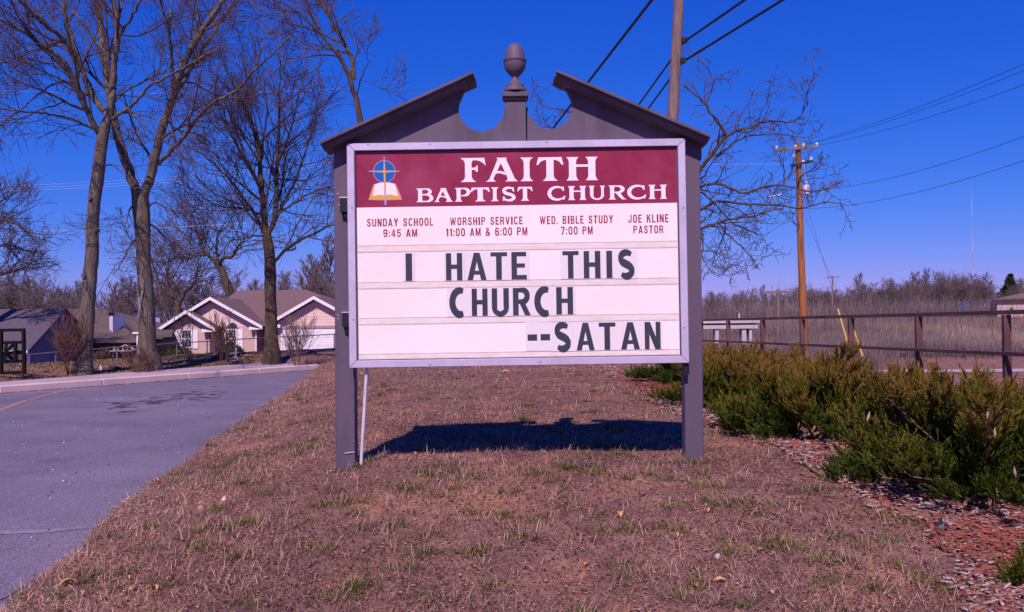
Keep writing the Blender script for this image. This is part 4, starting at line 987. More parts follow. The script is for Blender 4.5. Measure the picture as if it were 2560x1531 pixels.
def gable_house(px_l, px_r, apex, Yf, Yb, y_eave, wall_l, wall_r, gable_mat, low_mat, siding=True, over=.5):
    """front wall in two materials, boards of siding one by one, roof planes with white rake boards"""
    zA = P(*apex, Yf - over).z; xA = P(*apex, Yf - over).x; L_ = P(*px_l, Yf - over); R_ = P(*px_r, Yf - over)
    ze = P((wall_l + wall_r) / 2, y_eave, Yf).z; xl, xr = P(wall_l, y_eave, Yf).x, P(wall_r, y_eave, Yf).x
    sl_ = (zA - R_.z) / (R_.x - xA); sll = (zA - L_.z) / (xA - L_.x)
    mb = MB(); mb.box(xl, Yf, GB, xr, Yb, ze); mb.build('wall', low_mat, house)
    # gable: solid triangle core
    zt = zA - .24
    def xat(z, s): return xA - (zt - z) / sll if s < 0 else xA + (zt - z) / sl_
    a0, a1 = max(xl, xat(ze, -1)), min(xr, xat(ze, 1))
    pts = [Vector((a0, Yf + .02, ze + .002)), Vector((a1, Yf + .02, ze + .002)), Vector((xA, Yf + .02, zt))]
    mb = MB(); mb.prism(pts, (0, Yb - Yf - .02, 0)); mb.build('gable_wall', gable_mat, house)
    if siding:
        z = ze + .005; hb = .20
        while z < zt - .12:
            z1 = min(z + hb, zt - .06); la, ra = max(xl, xat(z + .03, -1)), min(xr, xat(z + .03, 1)); lb, rb = max(xl, xat(z1, -1)), min(xr, xat(z1, 1))
            if ra - la > .15:
                mb = MB(); mb.add([(la, Yf - .008, z), (ra, Yf - .008, z), (rb, Yf + .0, z1 - .004), (lb, Yf + .0, z1 - .004), (la, Yf + .018, z), (ra, Yf + .018, z), (rb, Yf + .018, z1 - .004), (lb, Yf + .018, z1 - .004)],
                    [(0,1,2,3),(7,6,5,4),(0,4,5,1),(1,5,6,2),(2,6,7,3),(3,7,4,0)]); mb.build('siding_board', MT['siding'], house)
            z = z1
    # roof planes
    for s, E, sp_ in ((-1, L_, sll), (1, R_, sl_)):
        t_ = .13
        pts = [Vector((xA, Yf - over, zA)), Vector((E.x, Yf - over, E.z)), Vector((E.x, Yf - over, E.z - t_)), Vector((xA, Yf - over, zA - t_))]
        mb = MB(); mb.prism([p + Vector((0, .03, 0)) for p in pts], (0, Yb - Yf + over, 0)); mb.build('roof', MT['roof'], house)
        d = .20; pts = [Vector((xA, Yf - over, zA + .02)), Vector((E.x, Yf - over, E.z + .02)), Vector((E.x, Yf - over, E.z - d)), Vector((xA, Yf - over, zA - d))]
        mb = MB(); mb.prism([p + Vector((0, -.03, 0)) for p in pts], (0, .055, 0)); mb.build('rake_board', MT['trim'], house)
        pts = [Vector((E.x - s*.9, Yf - over + .03, E.z + .0 - .02)), Vector((E.x, Yf - over + .03, E.z - d)), Vector((E.x - s * .9, Yf - over + .03, E.z - d - .03))]
        mb = MB(); mb.prism(pts, (0, over, 0)); mb.build('eave_return', MT['trim'], house)
gable_house((391.6, 824), (538, 822), (464, 777), 58.0, 66, 822, 409, 527, MT['brick'], MT['brick'], siding=False)
gable_house((395, 822), (656, 816), (525, 743), 59.0, 68, 818, 411, 641, MT['siding'], MT['brick'])
gable_house((664, 811), (905, 806), (784, 741), 56.5, 68, 815, 692, 880, MT['siding'], MT['brick'])
# main hipped roof
zr = P(680, 726, 67).z; ze = P(655, 815, 60).z
xs = [P(480, 800, 60).x, P(593, 726, 67).x, P(767, 726, 67).x, P(960, 800, 60).x]
mb = MB(); mb.add([(xs[0], 60, ze), (xs[3], 60, ze), (xs[2], 67, zr), (xs[1], 67, zr), (xs[0], 75, ze), (xs[3], 75, ze)], [(0,1,2,3),(0,3,4),(1,5,2),(3,2,5,4),(0,4,5,1)])
mb.build('roof', MT['roof'], house)
wallbox('gutter', MT['trim'], house, 641, 811, 700, 816, 59.6, .12)
# recessed entry, dark
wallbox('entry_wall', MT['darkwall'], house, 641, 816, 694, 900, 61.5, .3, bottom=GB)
# windows
def window(px0, py0, px1, py1, Y, mull=1, cols=2):
    a, b = P(px0, py0, Y), P(px1, py1, Y); f = .09; win = None
    mb = MB(); mb.box(a.x, Y - .05, b.z, a.x + f, Y + .03, a.z); mb.box(b.x - f, Y - .05, b.z, b.x, Y + .03, a.z); mb.box(a.x + f, Y - .05, a.z - f, b.x - f, Y + .03, a.z); mb.box(a.x + f, Y - .05, b.z, b.x - f, Y + .03, b.z + f)
    mz = (a.z + b.z) / 2; mb.box(a.x + f, Y - .045, mz - .035, b.x - f, Y + .03, mz + .035)
    win = mb.build('window', MT['trim'], house)
    for z0, z1 in ((b.z + f, mz - .035), (mz + .035, a.z - f)):
        mb = MB(); mb.box(a.x + f, Y - .015, z0, b.x - f, Y + .012, z1); mb.build('pane', MT['glass'], win)
        mb = MB()
        for c in range(1, 3):
            x = a.x + f + (b.x - a.x - 2*f) * c / 3; mb.box(x - .012, Y - .03, z0, x + .012, Y - .016, z1)
        mb.build('muntin', MT['trim'], win)
    return a, b
for (w0, w1, y0, y1, Yw) in ((452.5, 481, 824, 871, 57.97), (568.5, 593, 823, 872, 58.97)):
    window(w0, y0, w1, y1, Yw)
    for s0, s1 in ((w0 - 13.5, w0 - .7), (w1 + .7, w1 + 13.5)):
        sh = wallbox('shutter', MT['trim'], house, s0, y0, s1, y1 + 1, Yw - .03, .04)
cx_, cz_ = P(580.5, 821, 58.9).x, P(580.5, 821, 58.9).z
mb = MB(); mb.prism([Vector((cx_ + .36*math.cos(math.pi*k/14), 58.95, cz_ + .36*math.sin(math.pi*k/14))) for k in range(15)], (0, .05, 0)); mb.build('arched_window', MT['glass'], house)
mb = MB(); mb.tube([(cx_ + .39*math.cos(math.pi*k/14), 58.93, cz_ + .39*math.sin(math.pi*k/14)) for k in range(15)], .03, 4); mb.build('window_arch', MT['trim'], house)
# garage door: frame, sections
gd = wallbox('garage_door', MT['trim'], house, 702, 815.5, 868, 822, 56.40, .09)
gd.data.materials[0] = MT['soffit']
a, b = P(706, 823, 56.42), P(866, 823, 56.42); zt = a.z - .005; zb = GB + .6
for k in range(4):
    z1 = zt - k * .58; z0 = z1 - .57
    nw = 8; wd = (b.x - a.x) / nw
    mb = MB(); mb.box(a.x, 56.44, z0, b.x, 56.485, z1); sec = mb.build('door_section', MT['trim'], gd)
    for j in range(nw):
        mb = MB(); mb.box(a.x + j*wd + .09, 56.425, z0 + .1, a.x + (j+1)*wd - .09, 56.439, z1 - .1); mb.build('door_panel', MT['trim'], gd, bevel=.01)
for x0, x1 in ((702, 705.7), (866.4, 870)):
    wallbox('door_jamb', MT['trim'], house, x0, 822.5, x1, 880, 56.39, .10, bottom=GB)
wallbox('downspout', MT['brown'], house, 524, 824, 527, 900, 57.9, .08, bottom=GB)
wallbox('downspout', MT['trim'], house, 406, 834, 409, 900, 57.9, .08, bottom=GB)
wallbox('downspout', MT['trim'], house, 638.5, 820, 641.5, 900, 58.9, .08, bottom=GB)

# grey roofed house, blue gable end in its own shade
X2 = -24.3; Y1, Y2 = 44.5, 51.5; Ym = 47.9
h2 = thing('grey_roofed_house', 'house with grey shingle roof and slate blue gable end, left of the big trunks', 'house', (X2 - 5, 48, -1.5))
zr = P(148, 772, Ym).z; z1 = P(84, 875, Y1 - .5).z
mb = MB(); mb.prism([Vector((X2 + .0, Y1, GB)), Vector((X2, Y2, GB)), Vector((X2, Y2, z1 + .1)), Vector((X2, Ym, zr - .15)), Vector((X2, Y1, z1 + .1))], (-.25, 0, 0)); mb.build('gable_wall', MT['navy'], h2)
mb = MB(); mb.box(X2 - 12, Y1, GB, X2 - .26, Y1 + .2, z1 + .1); mb.build('wall', mat('pale_wall', (.50, .42, .45), rough=.8), h2)
for (ya, za, yb_, zb_) in ((Y1 - .5, z1 - .08, Ym, zr), (Y2 + .5, z1 - .08, Ym, zr)):
    mb = MB(); mb.prism([Vector((X2 + .25, ya, za)), Vector((X2 + .25, yb_, zb_)), Vector((X2 + .25, yb_, zb_ - .14)), Vector((X2 + .25, ya, za - .14))], (-14, 0, 0)); mb.build('roof', MT['roofg'], h2)
mb = MB(); mb.box(X2 - 12, Y1 - .62, z1 - .16, X2 + .3, Y1 - .505, z1 - .03); mb.build('gutter', MT['trim'], h2)
for x in (X2 + .06, X2 - .32):
    mb = MB(); mb.box(x - .05, Y1 - .11, GB, x + .05, Y1 - .012, z1 - .17); mb.build('downspout', MT['trim'], h2)
# overlapping boards on the blue gable end
z = GB + 1.2
while z < zr - .3:
    f = lambda zz_: (Y1 if zz_ < z1 + .1 else Y1 + (Ym - Y1) * (zz_ - z1 - .1) / (zr - .15 - z1 - .1), Y2 if zz_ < z1 + .1 else Y2 - (Y2 - Ym) * (zz_ - z1 - .1) / (zr - .15 - z1 - .1))
    ya, yb_ = f(z + .2)
    if yb_ - ya > .3:
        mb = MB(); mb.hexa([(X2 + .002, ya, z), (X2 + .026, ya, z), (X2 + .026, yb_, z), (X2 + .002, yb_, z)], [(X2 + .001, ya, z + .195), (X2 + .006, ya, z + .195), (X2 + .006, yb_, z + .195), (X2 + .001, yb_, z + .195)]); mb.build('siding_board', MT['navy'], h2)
    z += .2

# brown roofed house with white chimney
h3 = thing('brown_roofed_house', 'low house with dull brown roof and white sided chimney between the trunks', 'house', (P(260, 800, 55).x, 55, -1.5))
rz = P(210, 772, 60).z; ez = P(240, 858, 51).z
def pz(px, Y, z): return Vector((P(px, 800, Y).x, Y, z))
v = [pz(60, 51, ez), pz(352, 51, ez), pz(262, 60, rz), pz(120, 60, rz), pz(60, 69, ez), pz(405, 69, ez)]
hip = [pz(352, 51, ez), pz(420, 60, P(400, 812, 60).z), pz(262, 60, rz)]
mb = MB(); mb.add(v, [(0,1,2,3), (1,5,2), (3,2,5,4), (0,3,4), (0,4,5,1)]); mb.build('roof', MT['roofd'], h3)
mb = MB(); q = [pz(330, 55, P(330, 806, 55).z), pz(430, 55, P(430, 822, 55).z), pz(430, 63, P(430, 806, 63).z), pz(262, 62, rz - .1)]
mb.add([pz(345, 54, P(345, 842, 54).z), pz(430, 54, P(430, 836, 54).z), pz(430, 61, P(430, 814, 61).z), pz(285, 61, P(285, 779, 61).z)], [(0,1,2,3)]); mb.add([p - Vector((0,0,.15)) for p in [Vector(x) for x in mb.v[:4]]], [(3,2,1,0)]); mb.add([mb.v[0], mb.v[1], mb.v[5], mb.v[4]], [(0,1,2,3)])
mb.build('porch_roof', MT['roofd'], h3)
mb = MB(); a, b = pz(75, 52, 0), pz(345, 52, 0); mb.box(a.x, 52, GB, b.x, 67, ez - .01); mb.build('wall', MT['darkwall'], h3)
a, b = P(265, 792, 52.5), P(279, 792, 52.5)
ch = MB(); ch.box(P(279.5, 0, 54).x, 54.0, P(270, 830, 54).z - .6, P(293, 0, 54).x, 54.9, P(280, 791, 54).z); 
xa, xb = P(265, 0, 54).x, P(293, 0, 54).x
ch = MB(); ch.hexa([(P(279,0,53.4).x, 53.4, -.2), (xb, 54.1, -.2), (xb - .1, 55.2, -.2), (xa, 54.3, -.2)], [(P(279,0,53.4).x, 53.4, P(280,790.5,53.4).z), (xb, 54.1, P(280,790.5,53.4).z), (xb - .1, 55.2, P(280,790.5,53.4).z), (xa, 54.3, P(280,790.5,53.4).z)])
co = ch.build('chimney', MT['trim'], h3)
mb = MB(); c0 = P(276, 787, 54.2); mb.lathe((c0.x, 54.3, P(280,790.5,53.4).z + .003), [(.14, 0), (.14, .12), (.2, .13), (.2, .2), (.05, .23)], 10); mb.build('chimney_cap', MT['dark'], co)
mb = MB(); c0 = P(305, 803, 55); mb.tube([c0 + Vector((0, 0, -.25)), c0 + Vector((0, 0, .12))], .05, 6); mb.build('vent_pipe', MT['trim'], h3)
for px in (343,):
    a = P(px, 836, 50.5); mb = MB(); mb.box(a.x - .04, 50.5, GB, a.x + .04, 50.58, a.z); mb.build('porch_post', MT['trim'], h3)
a, b = P(331, 835, 50.4), P(352, 835, 50.4); mb = MB(); mb.box(a.x, 50.4, a.z, b.x, 50.49, a.z + .1); mb.build('gutter', MT['trim'], h3)
# garden bench / swing frame on its lawn
bn = thing('garden_chair', 'weathered white slatted garden chair on the lawn below the brown roof', 'chair', P(307, 893, 40))
b0 = wloc(bn)
MT['oldwood'] = mat('weathered_white_wood', (.42, .34, .33), (.3, .24, .24), 6, rough=.9)
def part(name, m, parent, f, **k):
    mb = MB(); f(mb); return mb.build(name, m, parent, **k)
for sx in (-.45, 0, .45):
    part('leg', MT['oldwood'], bn, lambda mb: mb.bar(b0 + Vector((sx, 0, 0)), b0 + Vector((sx * .9, .05, .48 if sx else .5)), .05))
part('seat', MT['oldwood'], bn, lambda mb: mb.box(b0.x - .5, b0.y - .25, b0.z + .26, b0.x + .5, b0.y + .25, b0.z + .30))
part('backrest', MT['oldwood'], bn, lambda mb: (mb.bar(b0 + Vector((-.5, .2, .32)), b0 + Vector((0, .25, .55)), .04), mb.bar(b0 + Vector((0, .25, .55)), b0 + Vector((.5, .2, .32)), .04), [mb.bar(b0 + Vector((x, .22, .30)), b0 + Vector((x, .24, .50 - abs(x) * .35)), .03) for x in (-.3, -.1, .1, .3)]))

# dark lattice frame by the kerb
MT['blackwood'] = mat('black_painted_wood', (.008, .008, .010), (.014, .013, .015), 20, rough=.95, spec=.05)
YL = 21.0
lf = thing('lattice_frame', 'black timber frame with crossed bars standing beyond the kerb at the left edge', 'frame', (P(30, 930, YL).x, YL, P(30, 930, YL).z))
def lb(name, x0, y0, x1, y1, w_, dz=0):
    mb = MB(); a, b = P(x0, y0, YL + dz), P(x1, y1, YL + dz); mb.bar(a, b, .07, w_ * YL / F_PX, up=(0, 1, 0)); return mb.build(name, MT['blackwood'], lf, bevel=.01)
lb('post', 59, 823, 61, 936, 8.5); lb('post', 3, 823, 3, 936, 8.5); lb('post', -52, 824, -52, 938, 8.5)
lb('rail', -52, 827, 62, 825, 10, .04); lb('rail', -48, 858, 57, 856, 7.5, .04); lb('rail', -48, 906, 57, 903, 8, .04); lb('rail', -52, 934, 62, 931, 8, .04)
lb('upright', 39, 858, 39, 904, 7.5, -.03); lb('crossbar', 8, 883, 54, 880, 6.5, .08); lb('brace', 16, 878, 34, 862, 4, .08); lb('brace', 10, 905, 16, 860, 4, -.08); lb('brace', 14, 884, 34, 900, 4, .11)

# chain-link fence
MT['galv'] = mat('galvanised', (.24, .23, .28), rough=.4, metal=.5)
cf = thing('chain_link_fence', 'thin galvanised chain-link fence running in front of the houses', 'fence', (P(400, 862, 31).x, 31, hz(P(400, 862, 31).x, 31)))
cpts = [(40, 890, 26), (138, 881, 27), (215, 875, 28), (291, 869, 29), (366, 864, 30), (441, 858, 31), (517, 854, 32), (588, 849, 33), (662, 845, 34), (740, 841, 35), (835, 836, 36), (920, 831, 37)]
W_ = [P(*c) for c in cpts]
for a, b in zip(W_[:-1], W_[1:]): part('top_rail', MT['galv'], cf, lambda mb: mb.tube([a, b], .021, 6))
for a in W_[::1]: part('post', MT['galv'], cf, lambda mb: mb.tube([(a.x, a.y + .03, a.z - 1.25), (a.x, a.y + .03, a.z + .03)], .026, 6))
tm = TM()
for a, b in zip(W_[:-1], W_[1:]):
    L_ = (b - a).length; n = int(L_ / .16)
    for k in range(n):
        for s in (1, -1):
            h_ = 1.15; x0 = k / n; x1 = x0 + s * h_ * .9 / L_
            q0 = a.lerp(b, x0); q1 = a.lerp(b, min(max(x1, 0), 1)); f = abs((min(max(x1, 0), 1) - x0) / (x1 - x0))
            tm.line([q0 - Vector((0, 0, .02)), q1 - Vector((0, 0, .02 + h_ * f))], [.0014, .0014], 3)
o = tm.build('wire_mesh', MT['galv'], cf); o['kind'] = 'stuff'

# clipped round shrubs by the house and leafless multi-stem bushes on the verge
MT['leafd'] = tint_mat('dark_evergreen_leaf', [(0, (.012, .024, .009)), (.6, (.028, .046, .014)), (1, (.07, .08, .03))], .6)
def leafy_mass(name, c, r, n, size, m, parent, rs, shell=.75):
    d = rs.normal(0, 1, (n, 3)); d /= np.linalg.norm(d, axis=1)[:, None]; q = d * (shell + (1 - shell) * rs.random((n, 1)))
    q *= np.array(r); q += np.array(c); q += rs.normal(0, size * .5, (n, 3)); q[:, 2] = np.maximum(q[:, 2], c[2] - r[2] * .95)
    a = rs.normal(0, 1, (n, 3)); a /= np.linalg.norm(a, axis=1)[:, None]; b = np.cross(a, d); b /= np.linalg.norm(b, axis=1)[:, None] + 1e-6
    s = size * rs.uniform(.5, 1.3, (n, 1)); co = np.stack([q - a*s*.5, q + b*s*.35, q + a*s*.7, q - b*s*.35], 1).reshape(-1, 3)
    return np_mesh(name, co, np.arange(4*n), np.full(n, 4), m, parent, attr=np.repeat(rs.random(n), 4))
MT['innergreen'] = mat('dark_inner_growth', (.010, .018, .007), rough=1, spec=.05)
rs = np.random.RandomState(20)
for (x0, x1, yt, yb_, Yd, lab) in ((409, 482, 867, 898, 55, 'low clipped round evergreen shrub under the shuttered window'), (541, 611, 860, 893, 55, 'low clipped round evergreen shrub between the arched window and brick pier')):
    a, b = P(x0, yt, Yd), P(x1, yb_, Yd); c = ((a.x + b.x) / 2, Yd, (a.z + b.z) / 2 - .35); t = thing('round_shrub', lab, 'shrub', (c[0], c[1], c[2] - 1))
    r = ((b.x - a.x) / 2, .8, (a.z - b.z) / 2 + .35)
    leafy_mass('foliage', c, r, 5200, .09, MT['leafd'], t, rs, .9)
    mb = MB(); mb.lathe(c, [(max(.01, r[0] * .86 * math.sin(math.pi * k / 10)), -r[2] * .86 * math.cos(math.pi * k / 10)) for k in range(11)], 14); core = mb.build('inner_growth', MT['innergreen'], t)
MT['stem'] = mat('pinkish_stem', (.26, .17, .15), (.17, .11, .10), 5, rough=.9)
MT['redstem'] = mat('reddish_stem', (.16, .075, .05), (.10, .05, .045), 5, rough=.9)
def multistem(px, pyb, pyt, half, Yd, label, seed, m, n=7, lev=2, rmin=.006, dens=6, lean=0):
    rg = random.Random(seed); b = P(px, pyb, Yd); h = P(px, pyt, Yd).z - b.z; b.z = min(b.z, hz(b.x, Yd)); sp = half * Yd / F_PX
    t = thing('bare_bush', label, 'bush', b); tw = TM(); st = TM()
    prm = dict(kids=[dens - 1, dens], wig=.09, up=.10, rmin=rmin, ang=(14, 34))
    for k in range(n):
        a = 6.28 * k / n + rg.random() * .5; nd = Vector((math.cos(a) * sp / h * rg.uniform(.5, 1.1) + lean, math.sin(a) * sp / h * .8, 1)).normalized()
        grow(tw, b - Vector((0, 0, .08)), nd, h * rg.uniform(.75, 1.02), .009 * h, lev, rg, prm)
    tw.build('stems', m, t); return t
multistem(742, 894, 772, 50, 26.5, 'leafless vase shaped bush with pinkish stems before the white garage door', 31, MT['stem'], 9)
multistem(556, 896, 782, 58, 27, 'wide leafless bush with reddish brown stems before the arched window', 32, MT['redstem'], 7, lean=.12)
multistem(470, 899, 790, 40, 27.5, 'thin leafless bush before the shuttered window of the pink house', 33, MT['stem'], 5, dens=4)
multistem(354, 914, 838, 34, 23.6, 'small reddish leafless bush at the foot of the forked scarred trunk', 34, MT['redstem'], 8)
multistem(172, 928, 800, 48, 22.6, 'reddish brown twiggy bush left of the leftmost big trunk', 35, MT['redstem'], 11, dens=6)
multistem(250, 905, 858, 30, 32, 'dark scrubby bush by the chain-link fence right of the leftmost trunk', 36, MT['redstem'], 12, dens=7)
# little statue, marker post, stones and black lumps on the verge
q = GH(590, 893, 15); stt = MB(); stt.lathe((q.x, q.y, q.z - .02), [(.06, 0), (.065, .02), (.045, .05), (.036, .11), (.05, .16), (.042, .2), (.02, .215), (.033, .245), (.03, .28), (.006, .31)], 12)
tag(stt.build('garden_statue', MT['pvc'], smooth=True, origin=q), 'small pale grey garden statue on the verge before the round shrub', 'statue')
q = P(253, 908, 24); stt = MB(); stt.box(q.x - .03, q.y - .03, hz(q.x, q.y) - .1, q.x + .03, q.y + .03, min(q.z, hz(q.x, q.y) + .12))
tag(stt.build('marker_post', MT['pvc'], origin=Vector((q.x, q.y, q.z))), 'short pale marker post on the verge beside the leftmost big trunk', 'post')
def lump(name, label, cat, px, py, w_, h_, m, seed, Yd=None, d_=.7):
    q = GH(px, py, 3); r = w_ * q.y / F_PX / 2; hh = h_ * q.y / F_PX; rg = random.Random(seed); mb = MB(); n = 12
    prof = [(1, 0), (1.05, .3), (.8, .7), (.45, .95), (.05, 1)]
    for (f, z) in prof:
        for k in range(n):
            a = 6.283 * k / n; rr = r * f * rg.uniform(.75, 1.15); mb.v.append((q.x + rr * math.cos(a), q.y + rr * d_ * math.sin(a), q.z - .02 + (hh + .02) * z * rg.uniform(.85, 1.1)))
    for i in range(len(prof) - 1):
        for k in range(n): mb.f.append((i*n+k, i*n+(k+1) % n, (i+1)*n+(k+1) % n, (i+1)*n+k))
    mb.f.append(tuple(4*n + k for k in range(n)))
    return tag(mb.build(name, m, origin=q), label, cat)
MT['blackplastic'] = mat('black_plastic', (.012, .014, .02), (.03, .033, .045), 8, rough=.35, bump=.01, bscale=30, spec=.6)
lump('black_bag', 'round black bag on the verge beside the reddish bush', 'bag', 117, 934, 14, 10, MT['blackplastic'], 1)
lump('flat_stone', 'flat dark stone lying on the verge right of the leftmost trunk', 'stone', 284, 921, 34, 4, MT['dark'], 2)
lump('black_bag', 'flattened black bag on the verge under the arched window', 'bag', 552, 898, 40, 11, MT['blackplastic'], 3)
lump('black_bag', 'flat black plastic strip on the verge right of the statue side bag', 'bag', 575, 900, 30, 3, MT['blackplastic'], 4)
lump('dark_stone', 'dark stone on the verge in front of the garage', 'stone', 786, 886, 16, 7, MT['dark'], 5)
lump('black_plastic_scrap', 'crumpled black plastic scrap on the mulch at lower right', 'scrap', 2356, 1330, 34, 26, MT['blackplastic'], 6)
lump('small_stone', 'small pale rounded stone in the dead grass at lower right', 'stone', 1795, 1396, 18, 10, mat('pale_stone', (.42, .38, .42), rough=.8), 7)
lump('small_stone', 'pale stone chip in the grass midway between lot and left post', 'stone', 560, 1252, 12, 8, mat('pale_stone_b', (.6, .52, .5), rough=.8), 8)

# ------------------------------------------------------------------ steel pipe fence on the right
MT['rust'] = mat('brown_steel', (.105, .050, .052), (.15, .072, .070), 3, rough=.65, bump=.002, bscale=50, c3=(.085, .04, .045))
sf = thing('steel_fence', 'brown steel two-rail fence behind the junipers at right', 'fence', (fence_x(14), 14, .3))
def ftop(px): return 801 - .0261 * (px - 1755)
def flow(px): return 853 + .0431 * (px - 1795)
FY = [6.8, 8.8, 10.82, 12.74, 14.75, 16.65, 18.6, 20.7, 22.7, 24.7]
tops, lows = [], []
for Yf in FY:
    x = fence_x(Yf); px = 1280 + x / Yf * F_PX; t_ = P(px, ftop(px), Yf); l_ = P(px, flow(px), Yf); t_.x = x; l_.x = x; tops.append(t_); lows.append(l_)
for t_, Yf in zip(tops, FY):
    part('post', MT['rust'], sf, lambda mb: mb.hexa([(t_.x - .045, Yf - .03, min(hz(t_.x, Yf), .3) - .5), (t_.x + .045, Yf - .03, -.4), (t_.x + .045, Yf + .03, -.4), (t_.x - .045, Yf + .03, -.4)], [(t_.x - .045, Yf - .03, t_.z - .03), (t_.x + .045, Yf - .03, t_.z - .03), (t_.x + .045, Yf + .03, t_.z - .03), (t_.x - .045, Yf + .03, t_.z - .03)]), bevel=.004)
for lst, nm, r in ((tops, 'top_rail', .052), (lows, 'mid_rail', .045)):
    for a, b in zip(lst[:-1], lst[1:]):
        part(nm, MT['rust'], sf, lambda mb: mb.bar(a + Vector((-.052 if nm == 'mid_rail' else 0, .001, 0)), b + Vector((-.052 if nm == 'mid_rail' else 0, -.001, 0)), .05, r), bevel=.004)

# ------------------------------------------------------------------ poles and wires
MT['greywood'] = mat('weathered_pole_wood', (.16, .11, .10), (.26, .185, .17), 7, rough=.95, bump=.01, bscale=30, stretch=(2.5, 2.5, .25), c3=(.12, .085, .085))
MT['orangewood'] = mat('treated_pole_wood', (.25, .092, .032), (.36, .14, .05), 5, rough=.85, stretch=(3, 3, .22), c3=(.13, .05, .025), detail=8)
MT['wire'] = mat('black_cable', (.02, .018, .026), rough=.6)
MT['palewire'] = mat('bright_aluminium_wire', (.50, .48, .58), rough=.5)
MT['ceram'] = mat('insulator', (.60, .56, .62), rough=.3)
p1a, p1b = P(1700, -60, 20), P(1681, 320, 20); dirp = (p1b - p1a).normalized(); g1 = p1b + dirp * ((p1b.z - .2) / -dirp.z if dirp.z else 0)
pole1 = thing('utility_pole', 'weathered grey utility pole rising behind the right side of the sign', 'utility pole', g1)
part('pole', MT['greywood'], pole1, lambda mb: mb.tube([g1 + Vector((0, 0, -.3)), p1b, p1a], [.15, .125, .115], 14), smooth=True)
for px, py in ((1709, 105), (1706, 155)):
    q = P(px, py, 19.95); part('cable_clamp', MT['dark'], pole1, lambda mb: mb.box(q.x - .05, q.y - .16, q.z - .05, q.x + .05, q.y - .02, q.z + .06))
def wire(name, label, pts, r, m, group=None, sag=0):
    mb = MB(); A_, B_ = [Vector(p) for p in (pts[0], pts[-1])]
    if len(pts) == 2:
        q = [A_.lerp(B_, k / 24) - Vector((0, 0, sag * 4 * (k / 24) * (1 - k / 24))) for k in range(25)]
    else: q = [Vector(p) for p in pts]
    mb.tube(q, r, 5); o = mb.build(name, m, origin=q[0], smooth=True); return tag(o, label, 'cable' if r > .02 else 'wire', group)
GC = 'thick overhead cables behind the sign'
wire('overhead_cable', 'thick black overhead cable seen through the right scoop of the pediment', [P(1680, -78, 14), P(1630, 0, 15.5), P(1475, 200, 21), P(1380, 325, 26), P(1240, 520, 34)], .030, MT['wire'], GC)
wire('overhead_cable', 'upper thick black cable meeting the grey pole at its first clamp', [P(1980, -83, 14), P(1862, 0, 16), P(1710, 105, 20), P(1600, 258, 27), P(1450, 470, 38)], .027, MT['wire'], GC)
wire('overhead_cable', 'lower thick black cable meeting the grey pole at its second clamp', [P(2090, -83, 14), P(1957, 0, 16), P(1707, 155, 20), P(1622, 270, 27), P(1470, 480, 38)], .027, MT['wire'], GC)
YP = 45
p2 = [P(1995, 355, YP), P(1998, 480, YP), P(2002, 620, YP), P(2008, 780, YP), P(2013, 900, YP)]
pole2 = thing('utility_pole', 'orange-brown utility pole with crossarm beyond the steel fence', 'utility pole', p2[-1])
part('pole', MT['orangewood'], pole2, lambda mb: mb.tube([p2[-1] - Vector((0, 0, 1))] + p2[::-1], [.215, .205, .19, .168, .15, .128], 14), smooth=True)
arm = part('crossarm', MT['greywood'], pole2, lambda mb: mb.bar(P(1937, 376, YP - .2), P(2046, 367, YP - .2), .12, .13))
for px, py in ((1941, 368), (1989, 366), (2009, 362), (2042, 360)): 
    q = P(px, py + 5, YP - .2); part('insulator', MT['ceram'], pole2, lambda mb: mb.lathe((q.x, q.y, q.z - .05), [(.03, 0), (.08, .05), (.05, .1), (.09, .13), (.05, .2), (.02, .22)], 8))
part('crossarm', MT['dark'], pole2, lambda mb: mb.bar(P(1978, 416, YP - .25), P(2032, 402, YP - .2), .1, .12))
for px, py in ((2028, 396), (2008, 404), (1986, 388)):
    q = P(px, py + 5, YP - .2); part('insulator', MT['ceram'], pole2, lambda mb: mb.lathe((q.x, q.y, q.z - .05), [(.03, 0), (.08, .05), (.05, .1), (.09, .13), (.05, .2), (.02, .22)], 8))
q = P(2016, 475, YP - .35); part('transformer', MT['ceram'], pole2, lambda mb: mb.lathe((q.x, q.y, q.z - .25), [(.10, 0), (.15, .03), (.16, .4), (.12, .48), (.05, .5), (.04, .62), (.07, .64), (.03, .72)], 12), smooth=True)
part('jumper_wire', MT['ceram'], pole2, lambda mb: mb.tube([P(2010, 410, YP - .3), P(2013, 440, YP - .3), P(2016, 460, YP - .3)], .015, 5))
part('streetlight_arm', MT['galv'], pole2, lambda mb: mb.tube([P(1998, 496, YP - .1), P(1975, 492, YP - 1), P(1950, 489, YP - 1.6)], .025, 6))
part('streetlight_head', MT['ceram'], pole2, lambda mb: mb.hexa([P(1920, 495, YP - 1.9), P(1953, 491, YP - 1.5), P(1953, 491, YP - 1.2), P(1920, 495, YP - 1.5)], [P(1922, 490, YP - 1.9), P(1953, 486, YP - 1.5), P(1953, 486, YP - 1.2), P(1922, 490, YP - 1.5)]), bevel=.03)
for y0, y1 in ((838, 841), (843, 846), (848, 852)):
    a, b = P(2004, y0, YP - .25), P(2013, y1, YP - .25); part('number_plate', MT['ceram'], pole2, lambda mb: mb.box(a.x, YP - .23, b.z, b.x, YP - .2, a.z))
MT['guard'] = mat('yellow_guard', (.55, .38, .07), rough=.6)
